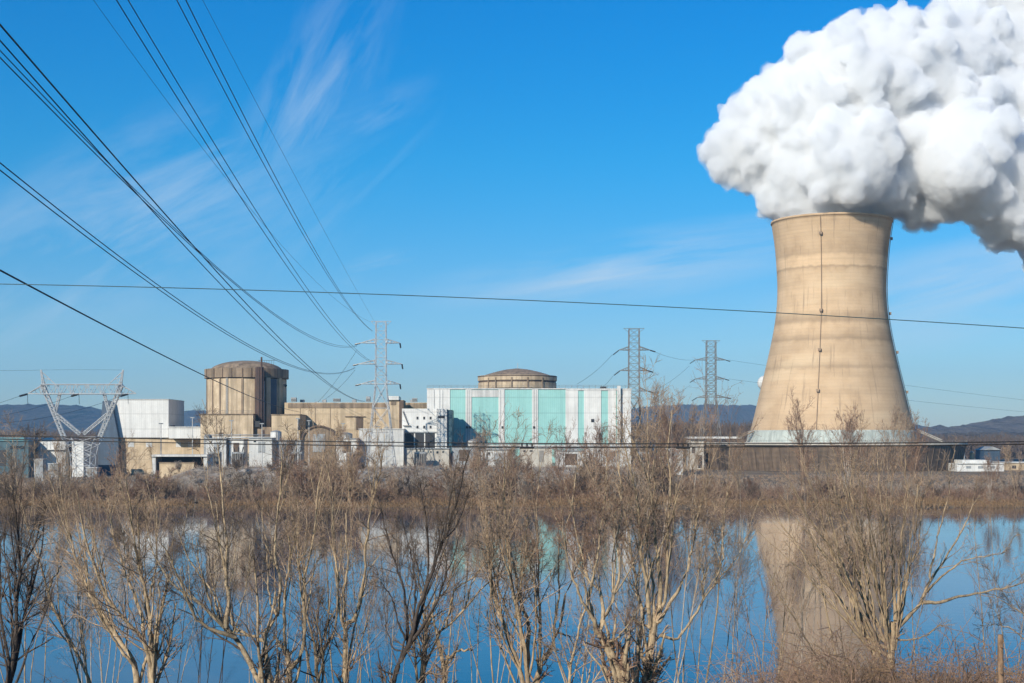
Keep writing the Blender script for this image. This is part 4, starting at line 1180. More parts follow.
# ------------------------------------------------------------------ steam
def steam():
    ball = []

    def pb(px, py, r, dy=0):
        Y = TY + dy
        ball.append((*P(px, py, Y), r * TY / F))
    for a in [(833, 214, 56, 0), (797, 206, 34, 0), (868, 207, 34, -4), (833, 206, 40, -6), (776, 200, 20, 0), (890, 210, 16, 5),
              (845, 170, 58, 0), (805, 170, 42, -6), (885, 172, 46, 2), (850, 165, 44, -22), (910, 196, 28, 4), (935, 198, 24, 10), (955, 195, 20, 14),
              (733, 152, 27, 6), (720, 150, 18, 6), (722, 166, 14, 6), (752, 138, 34, 4), (757, 168, 22, 4), (775, 118, 36, 4), (796, 92, 34, 4), (785, 150, 34, 2),
              (824, 66, 35, 6), (852, 54, 35, 8), (882, 50, 34, 10), (908, 52, 35, 14), (830, 90, 50, 0), (870, 90, 60, 4), (815, 120, 44, -6),
              (915, 85, 56, 12), (945, 70, 50, 20), (940, 125, 56, 14), (915, 140, 44, 2), (965, 160, 50, 22), (990, 110, 52, 30),
              (985, 190, 36, 26), (1002, 205, 32, 32), (1024, 214, 34, 36), (1000, 175, 50, 32), (1042, 190, 64, 44), (1020, 140, 64, 44), (1030, 80, 62, 50), (985, 60, 50, 42),
              (1078, 200, 50, 48), (1075, 130, 80, 60), (1088, 190, 66, 60), (1050, 40, 70, 60), (1010, 12, 52, 56), (975, 5, 38, 52), (1115, 210, 45, 20), (1120, 60, 90, 80), (1130, 180, 90, 80), (1080, -30, 70, 76), (1150, 225, 60, 40)]:
        if a[0] > 955 and a[1] > 150: a = (a[0], a[1], a[2], a[3] - 40)     # low tail moved nearer the viewer so that sunlight reaches it
        pb(*a)
    lv = list(ball)
    rg = np.random.default_rng(11)
    allb = list(ball)
    for lev, (n, fr) in enumerate(((34, .31), (14, .40))):
        nxt = []
        for (x, y, z, r) in lv:
            k = n
            d = rg.normal(size=(k, 3)); d /= np.linalg.norm(d, axis=1)[:, None]
            for q in d:
                if q[1] > 0.75: continue
                rr = r * fr * rg.uniform(.5, 1.25)
                c_ = np.array([x, y, z]) + q * r * rg.uniform(.86, 1.04)
                if c_[2] < PZ(214, TY) + 1 and abs(c_[0] - TX) < rad(64): continue
                # keep only what lies near the surface of the whole
                ins = False
                for (bx_, by_, bz_, br_) in ball:
                    if (c_[0] - bx_) ** 2 + (c_[1] - by_) ** 2 + (c_[2] - bz_) ** 2 < (br_ * .82) ** 2:
                        ins = True; break
                if ins: continue
                nxt.append((*c_, rr))
        allb += nxt; lv = nxt
    # one icosphere template
    import bmesh
    bm = bmesh.new(); bmesh.ops.create_icosphere(bm, subdivisions=3, radius=1.0)
    bm.verts.ensure_lookup_table()
    tv = np.array([v.co[:] for v in bm.verts]); tf = np.array([[v.index for v in f.verts] for f in bm.faces]); bm.free()
    A = np.array(allb)
    V = (tv[None] * A[:, None, 3:4] + A[:, None, :3])
    floor_z = PZ(223.5, TY) + 0.4
    dd_ = np.hypot(V[..., 0] - TX, V[..., 1] - TY)
    V[..., 2] = np.where(dd_ < rad(54), np.maximum(V[..., 2], floor_z - 3), np.where(dd_ < rad(75), np.maximum(V[..., 2], floor_z + 3.2), V[..., 2]))
    Fq = (tf[None] + (np.arange(len(A)) * len(tv))[:, None, None]).reshape(-1, 3)
    me = bpy.data.meshes.new('steam_raw')
    me.vertices.add(V.size // 3); me.vertices.foreach_set('co', V.astype(np.float32).ravel())
    me.loops.add(Fq.size); me.loops.foreach_set('vertex_index', Fq.astype(np.int32).ravel())
    me.polygons.add(len(Fq)); me.polygons.foreach_set('loop_start', np.arange(0, Fq.size, 3, dtype=np.int32))
    me.update(calc_edges=True)
    o = bpy.data.objects.new('steam_plume', me); COL.objects.link(o)
    md = o.modifiers.new('r', 'REMESH'); md.mode = 'VOXEL'; md.voxel_size = 0.62
    sm = o.modifiers.new('s', 'SMOOTH'); sm.iterations = 1; sm.factor = .5
    for i, (sz, st) in enumerate(((9.0, 1.6), (4.2, 2.4), (2.0, 1.8))):
        tx = bpy.data.textures.new('puff', 'CLOUDS'); tx.noise_scale = sz; tx.noise_depth = 3; tx.noise_basis = 'BLENDER_ORIGINAL'
        d = o.modifiers.new('d', 'DISPLACE'); d.texture = tx; d.texture_coords = 'GLOBAL'; d.strength = st; d.mid_level = .5
    md = o.modifiers.new('r2', 'REMESH'); md.mode = 'VOXEL'; md.voxel_size = 0.6
    tx = bpy.data.textures.new('wisp', 'CLOUDS'); tx.noise_scale = 1.1; tx.noise_depth = 2
    d = o.modifiers.new('d2', 'DISPLACE'); d.texture = tx; d.texture_coords = 'GLOBAL'; d.strength = 1.1; d.mid_level = .5
    dg = bpy.context.evaluated_depsgraph_get()
    me2 = bpy.data.meshes.new_from_object(o.evaluated_get(dg))
    o.modifiers.clear(); o.data = me2; bpy.data.meshes.remove(me)
    me2.polygons.foreach_set('use_smooth', np.ones(len(me2.polygons), bool))
    m = bpy.data.materials.new('steam'); m.use_nodes = True
    tt = m.node_tree; tt.nodes.remove(tt.nodes['Principled BSDF'])
    pv = node(tt, 'ShaderNodeVolumePrincipled'); pv.inputs['Color'].default_value = (.960, .962, .963, 1); pv.inputs['Density'].default_value = STEAM_D
    pv.inputs['Anisotropy'].default_value = 0.0
    tt.links.new(pv.outputs[0], tt.nodes['Material Output'].inputs['Volume'])
    m.cycles.homogeneous_volume = True
    me2.materials.clear(); me2.materials.append(m)
    print('steam faces', len(me2.polygons))
    return tag(o, 'dense white billowing steam plume rising from the cooling tower and drifting right', kind='stuff')


STEAM_D = 0.30
core = steam()


def veil(src):
    """thin torn vapour round the dense plume: the same cloud swollen and ragged, far less dense"""
    me = src.data.copy(); me.materials.clear()
    o = bpy.data.objects.new('steam_veil', me); COL.objects.link(o)
    q = o.modifiers.new('q', 'REMESH'); q.mode = 'VOXEL'; q.voxel_size = 1.1
    d = o.modifiers.new('a', 'DISPLACE'); d.strength = .5; d.mid_level = 0
    for sz, st in ((8.0, 6.0), (3.0, 4.4)):
        tx = bpy.data.textures.new('tear', 'CLOUDS'); tx.noise_scale = sz; tx.noise_depth = 4
        d = o.modifiers.new('d', 'DISPLACE'); d.texture = tx; d.texture_coords = 'GLOBAL'; d.strength = st; d.mid_level = .52
    q = o.modifiers.new('q2', 'REMESH'); q.mode = 'VOXEL'; q.voxel_size = 1.0
    me2 = bpy.data.meshes.new_from_object(o.evaluated_get(bpy.context.evaluated_depsgraph_get()))
    o.modifiers.clear(); o.data = me2; bpy.data.meshes.remove(me)
    co_ = np.empty(len(me2.vertices) * 3, np.float32); me2.vertices.foreach_get('co', co_); co_ = co_.reshape(-1, 3)
    dd_ = np.hypot(co_[:, 0] - TX, co_[:, 1] - TY); fz = PZ(223.5, TY) + 1.5     # vapour does not sink round the rim
    co_[:, 2] = np.where(dd_ < rad(62), np.maximum(co_[:, 2], fz), co_[:, 2]); me2.vertices.foreach_set('co', co_.ravel())
    m = src.data.materials[0].copy(); m.name = 'thin_steam'
    next(n for n in m.node_tree.nodes if n.type == 'PRINCIPLED_VOLUME').inputs['Density'].default_value = .05
    me2.materials.clear(); me2.materials.append(m)
    return tag(o, 'thin torn vapour fringing the white steam plume', kind='stuff')


veil(core)
for o_ in [x for x in bpy.data.objects if x.name.startswith('steam')]:
    pass


# ------------------------------------------------------------------ vegetation
def unit(v): return v / (np.linalg.norm(v, axis=-1, keepdims=True) + 1e-9)


def spawn(paths, radii, per, lf, ang, up, rg, npts=5, gnarl=.12, tmin=.25, rf=.6, rmin=.006, lmin=.2, dens=None):
    """children twigs on a batch of branches: paths (N,n,3), radii (N,n)"""
    N, n, _ = paths.shape
    plen = np.linalg.norm(np.diff(paths, axis=1), axis=2).sum(1)
    idx = np.repeat(np.arange(N), per if dens is None else np.maximum(1, rg.poisson(dens * plen)))
    Mx = len(idx)
    tpos = rg.uniform(tmin, 1.0, Mx)
    f = tpos * (n - 1); i0 = np.minimum(f.astype(int), n - 2); fr = (f - i0)[:, None]
    p = paths[idx, i0] * (1 - fr) + paths[idx, i0 + 1] * fr
    tg = unit(paths[idx, i0 + 1] - paths[idx, i0])
    rp = radii[idx, i0] * (1 - fr[:, 0]) + radii[idx, i0 + 1] * fr[:, 0]
    rnd = rg.normal(size=(Mx, 3)); side = unit(rnd - (rnd * tg).sum(1, keepdims=True) * tg)
    a = np.radians(rg.uniform(ang[0], ang[1], Mx))[:, None]
    d = unit(tg * np.cos(a) + side * np.sin(a) + np.array([0, 0, up * .5]))
    L = np.maximum(lmin, plen[idx] * rg.uniform(lf[0], lf[1], Mx) * (1.05 - .55 * tpos))
    out = np.zeros((Mx, npts, 3)); out[:, 0] = p
    for k in range(1, npts):
        d = unit(d + rg.normal(size=(Mx, 3)) * gnarl + np.array([0, 0, up * .22]))
        out[:, k] = out[:, k - 1] + d * (L / (npts - 1))[:, None]
    r0 = np.maximum(rmin, rp * rf)
    tip = np.linspace(1, .35, npts)[None]
    return out, np.maximum(rmin * .7, r0[:, None] * tip)


def tubes(paths, radii, k=3):
    N, n, _ = paths.shape
    tg = np.gradient(paths, axis=1); tg = unit(tg)
    ref = np.where(np.abs(tg[..., 2:3]) > .9, np.array([1., 0, 0]), np.array([0, 0, 1.]))
    u = unit(np.cross(tg, ref)); w = np.cross(tg, u)
    a = np.arange(k) / k * 2 * math.pi
    V = paths[:, :, None] + radii[:, :, None, None] * (u[:, :, None] * np.cos(a)[:, None] + w[:, :, None] * np.sin(a)[:, None])
    base = (np.arange(N) * n * k)[:, None, None] + (np.arange(n - 1) * k)[None, :, None] + np.arange(k)[None, None]
    k2 = (np.arange(k) + 1) % k
    nb_ = (np.arange(N) * n * k)[:, None, None] + (np.arange(n - 1) * k)[None, :, None] + k2[None, None]
    q = np.stack([base, nb_, nb_ + k, base + k], -1).reshape(-1, 4)
    return V.reshape(-1, 3), q


def merge(lst):
    vs, qs, n = [], [], 0
    for v, q in lst:
        vs.append(v); qs.append(q + n); n += len(v)
    return np.concatenate(vs), np.concatenate(qs)


def resample(pts, r, n):
    """catmull-rom through traced points"""
    pts = np.asarray(pts, float); r = np.asarray(r, float)
    ext = np.concatenate([[2 * pts[0] - pts[1]], pts, [2 * pts[-1] - pts[-2]]])
    s = np.concatenate([[0], np.cumsum(np.linalg.norm(np.diff(pts, axis=0), axis=1))])
    tt = np.linspace(0, s[-1], n)
    out = np.zeros((n, 3))
    for i, q in enumerate(tt):
        j = min(len(pts) - 2, int(np.searchsorted(s, q, 'right') - 1)); j = max(0, j)
        f = (q - s[j]) / max(1e-6, s[j + 1] - s[j])
        p0, p1, p2, p3 = ext[j], ext[j + 1], ext[j + 2], ext[j + 3]
        out[i] = .5 * ((2 * p1) + (-p0 + p2) * f + (2 * p0 - 5 * p1 + 4 * p2 - p3) * f * f + (-p0 + 3 * p1 - 3 * p2 + p3) * f ** 3)
    return out, np.interp(tt, s, r)


def gen_stems(h, ns, spread, rg, r0, lean=0.0, n=9, gn=.07):
    az = rg.uniform(0, 2 * math.pi, ns); sp_ = rg.uniform(.25, 1, ns) * spread
    d = unit(np.stack([np.cos(az) * sp_ + lean, np.sin(az) * sp_, np.ones(ns)], 1))
    L = h * rg.uniform(.72, 1.0, ns) / np.maximum(.6, d[:, 2])
    out = np.zeros((ns, n, 3)); out[:, 0, :2] = rg.normal(size=(ns, 2)) * .12 * (ns > 1); out[:, 0, 2] = -.3
    for k in range(1, n):
        d = unit(d + rg.normal(size=(ns, 3)) * gn + np.array([0, 0, .05]))
        out[:, k] = out[:, k - 1] + d * (L / (n - 1))[:, None]
    rad_ = r0 * rg.uniform(.6, 1.0, ns)[:, None] * np.linspace(1, .2, n)[None]
    return out, rad_


def bare_proto(name, h, ns, spread, seed, r0, rmin, bark_m, twig_m, per=(12, 6, 3), up=.35, lf=(.25, .5), tmin=.18):
    rg = np.random.default_rng(seed)
    st, sr = gen_stems(h, ns, spread, rg, r0)
    root = bpy.data.objects.new(name, None); COL.objects.link(root); ORIGIN[root.name] = np.zeros(3)
    array_mesh('trunk', *tubes(st, sr, 6), bark_m, root, smooth=True)
    p1, r1 = spawn(st, sr, per[0], lf, (18, 50), up, rg, 6, .12, tmin, .5, rmin * 1.3)
    p2, r2 = spawn(p1, r1, per[1], (.35, .65), (20, 55), up, rg, 5, .16, .15, .65, rmin)
    L = [tubes(p1, r1, 4), tubes(p2, r2, 3)]
    if per[2]:
        p3, r3 = spawn(p2, r2, per[2], (.4, .75), (20, 60), up * .7, rg, 4, .2, .1, .7, rmin * .8)
        L.append(tubes(p3, r3, 3))
    array_mesh('crown', *merge(L), twig_m, root)
    return root


# far bank bushes and trees ------------------------------------------------------
FB = [bare_proto('bare_bush', 7, 9, .55, 101, .10, .034, M['twig'], M['twig'], (11, 6, 3)),
      bare_proto('bare_bush', 7, 12, .7, 102, .09, .036, M['twig_dark'], M['twig_red'], (10, 6, 3)),
      bare_proto('bare_bush', 7, 8, .5, 103, .10, .034, M['bark_mid'], M['twig_grey'], (11, 6, 3)),
      bare_proto('bare_bush', 7, 10, .6, 104, .09, .034, M['twig'], M['twig_dark'], (10, 5, 3))]
FT = [bare_proto('bare_tree', 14, 3, .25, 111, .16, .024, M['bark_mid'], M['twig'], (16, 7, 4), .3, (.28, .55), .25),
      bare_proto('bare_tree', 14, 4, .34, 112, .14, .024, M['twig_grey'], M['twig_red'], (13, 7, 4), .3, (.28, .55), .25),
      bare_proto('bare_tree', 14, 2, .16, 113, .17, .024, M['twig'], M['twig_red'], (20, 7, 4), .3, (.28, .55), .25)]
KIND = ['grey brown', 'russet', 'ashen', 'dark brown']
ZONES = [(-400, 40, 'at the far left'), (40, 110, 'below the portal pylon'), (110, 205, 'below the white box building'), (205, 300, 'below the domed ribbed cylinder'),
         (300, 405, 'below the long tan hall'), (405, 500, 'below the teal hall, left half'), (500, 640, 'below the teal hall, right half'), (640, 720, 'below the two dark pylons'),
         (720, 840, 'below the left louvred ring'), (840, 960, 'below the right louvred ring'), (960, 1500, 'below the white depot')]


def zone(px):
    for a, b_, n_ in ZONES:
        if a <= px < b_: return n_
    return ZONES[-1][2]


used = set()


def place(proto, x, y, z, s, sz, rot, label, cat, group):
    if proto.name not in used:
        used.add(proto.name); o = proto
    else:
        o = copy_tree(proto)
    o.location = (x, y, z); o.scale = (s, s, sz); o.rotation_euler = (0, 0, rot)
    return tag(o, label, cat, group)


rg = np.random.default_rng(5)
xs_ = np.arange(-70, 1100, 6.2)
for i, px in enumerate(xs_):
    px = px + rg.uniform(-4, 4)
    row = i % 3
    Y = [rg.uniform(328, 334), rg.uniform(335, 345), rg.uniform(348, 372)][row]
    # how high the brush reaches in the photograph along the bank
    topy = np.interp(px, [0, 60, 130, 200, 260, 330, 420, 480, 560, 640, 700, 740, 960, 1024], [476, 472, 474, 472, 468, 466, 464, 456, 462, 464, 470, 477, 478, 481])
    hgt = (491 - topy) * Y / F * rg.uniform(.55, 1.15) + .6
    hgt *= np.interp(fbm(px, 0, .022, 8.2, 3), [-.25, .3], [.7, 1.4])
    if row == 2: hgt *= .75
    k = int(rg.choice([0, 1, 2, 3], p=[[.25, .3, .15, .3], [.3, .2, .35, .15], [.15, .1, .7, .05]][row]))
    s = hgt / 7.0
    x = PX(px, Y)
    z_ = zone(px)
    place(FB[k], x, Y, ground_z(x, Y) - .1, s * rg.uniform(1.0, 1.4), s, rg.uniform(0, 6.28), f'bare {KIND[k]} bush on the far bank {z_}', 'bush', f'{KIND[k]} bushes {z_}')
TALL = [(118, 470, 440, 2, 'below the white box building'), (62, 470, 443, 0, 'at the foot of the portal pylon'), (285, 470, 432, 1, 'below the small tan block'), (330, 470, 430, 0, 'in front of the round topped hut'),
        (356, 470, 440, 2, 'left of the pale pylon foot'), (478, 480, 434, 0, 'in front of the left white stripe of the teal hall'), (508, 480, 438, 1, 'in front of the middle of the teal hall'), (560, 480, 430, 2, 'in front of the right white stripes of the teal hall'),
        (598, 470, 418, 1, 'left of the dark pylon'), (650, 470, 392, 0, 'just right of the dark pylon'), (672, 470, 398, 1, 'between the two dark pylons'), (688, 470, 412, 0, 'just left of the shorter pylon'),
        (803, 480, 404, 2, 'spreading in front of the base of the cooling tower, left one'), (845, 480, 405, 1, 'upright in front of the middle of the cooling tower base'), (890, 480, 414, 0, 'in front of the right flank of the cooling tower base'), (916, 480, 420, 2, 'at the right end of the cooling tower base cone'),
        (738, 480, 436, 0, 'at the left end of the louvred ring'), (990, 480, 452, 1, 'in front of the white depot'), (1016, 480, 448, 0, 'at the right edge of the far bank'), (20, 480, 452, 2, 'at the left edge of the far bank')]
for px, yb, yt, k, lb in TALL:
    Y = rg.uniform(336, 350); x = PX(px, Y)
    g_ = ground_z(x, Y)
    s = (PZ(yt, Y) - g_) / 14.0
    place(FT[k], x, Y, g_ - .2, s * .9, s, rg.uniform(0, 6.28), 'tall bare tree ' + lb, 'tree', 'tall bare trees on the far bank')
for i, px in enumerate(np.arange(10, 1010, 44)):     # thin rows further back among the buildings
    if 400 < px < 700 or px > 700 and px < 950 and i % 2: continue
    Y = rg.uniform(396, 412); x = PX(px + rg.uniform(-8, 8), Y); k = int(rg.choice([0, 2, 3])); s = rg.uniform(.4, .75)
    zc = GZ + (4.7 if 150 < px < 692 else 0) - .4
    lb = zone(px).replace('at the far left edge of the opposite bank', 'at the far left')
    place(FB[k], x, Y, zc, s * 1.2, s * .8, rg.uniform(0, 6.28), f'small bare {KIND[k]} bush near the works {lb}', 'bush', f'small {KIND[k]} bushes near the buildings {lb}')
for p in FB + FT:
    if p.name not in used:
        for ch in list(p.children): bpy.data.objects.remove(ch)
        bpy.data.objects.remove(p)


def scatter_tufts(name, n, xr, yr, hr, m, rmin, label, per=5, seed=0, zoff=0.0, spread=.6, curl=.25, zf=None, up=.1):
    rg = np.random.default_rng(seed)
    x = rg.uniform(*xr, n); y = rg.uniform(*yr, n)
    b0 = np.array([(a, b_, (zf or ground_z)(a, b_) - .1 + zoff) for a, b_ in zip(x, y)])
    b0 = np.repeat(b0, per, 0) + np.concatenate([rg.normal(size=(n * per, 2)) * .12, np.zeros((n * per, 1))], 1)
    d = unit(np.concatenate([rg.normal(size=(n * per, 2)) * spread, np.ones((n * per, 1))], 1))
    L = rg.uniform(*hr, n * per)
    np_ = 5
    out = np.zeros((n * per, np_, 3)); out[:, 0] = b0
    for k in range(1, np_):
        d = unit(d + rg.normal(size=d.shape) * curl + np.array([0, 0, up]))
        out[:, k] = out[:, k - 1] + d * (L / (np_ - 1))[:, None]
    rr = rmin * np.linspace(1.2, .5, np_)[None] * np.ones((n * per, 1))
    o = array_mesh(name, *tubes(out, rr, 3), m)
    return tag(o, label, kind='stuff'), out, rr


scatter_tufts('reeds', 5200, (-150, 160), (322.5, 330), (.7, 1.7), M['reed'], .045, 'orange brown dry reeds along the waterline of the far bank', 4, 21)
scatter_tufts('undergrowth', 3600, (-170, 180), (327, 352), (1.2, 3.2), M['twig_red'], .04, 'tangled brown undergrowth covering the far bank', 6, 22, spread=.8)
scatter_tufts('undergrowth', 2600, (-170, 180), (352, 398), (.8, 2.2), M['twig_grey'], .04, 'thin ashen undergrowth in front of the works', 5, 23, spread=.8)


def dike_z(x, y):
    e = max(0, min(1, (x - PX(150, 420)) / 14, (PX(692, 420) - x) / 14))
    return GZ - .3 + 5.2 * e * float(np.interp(abs(y - 420) / 22, [0, .28, 1], [1, .97, -.12]))


scatter_tufts('undergrowth', 2400, (-95, 62), (398, 428), (.4, 1.3), M['twig_grey'], .04, 'ashen weeds and saplings on the riprap flood bank', 5, 24, spread=.7, zf=dike_z)
scatter_tufts('undergrowth', 2600, (62, 220), (398, 530), (.3, 1.0), M['twig'], .045, 'brown undergrowth at the foot of the louvred ring', 6, 26, spread=.8)
scatter_tufts('undergrowth', 260, (-95, 62), (398, 426), (1.5, 3.6), M['twig_red'], .035, 'russet saplings on the riprap flood bank', 5, 25, spread=.6, zf=dike_z)

# far-off woods on the flat land behind the works
scatter_tufts('woods', 2200, (-520, -190), (900, 1100), (11, 22), M['wood_far'], .22, 'far brown woods behind the portal pylon', 9, 31, spread=.35)
scatter_tufts('woods', 2600, (60, 230), (860, 1100), (15, 27), M['wood_far'], .22, 'far brown woods between the teal hall and the cooling tower', 9, 32, spread=.35)
scatter_tufts('woods', 1300, (230, 560), (1000, 1300), (10, 19), M['wood_far'], .24, 'far brown woods right of the cooling tower', 9, 33, spread=.35)


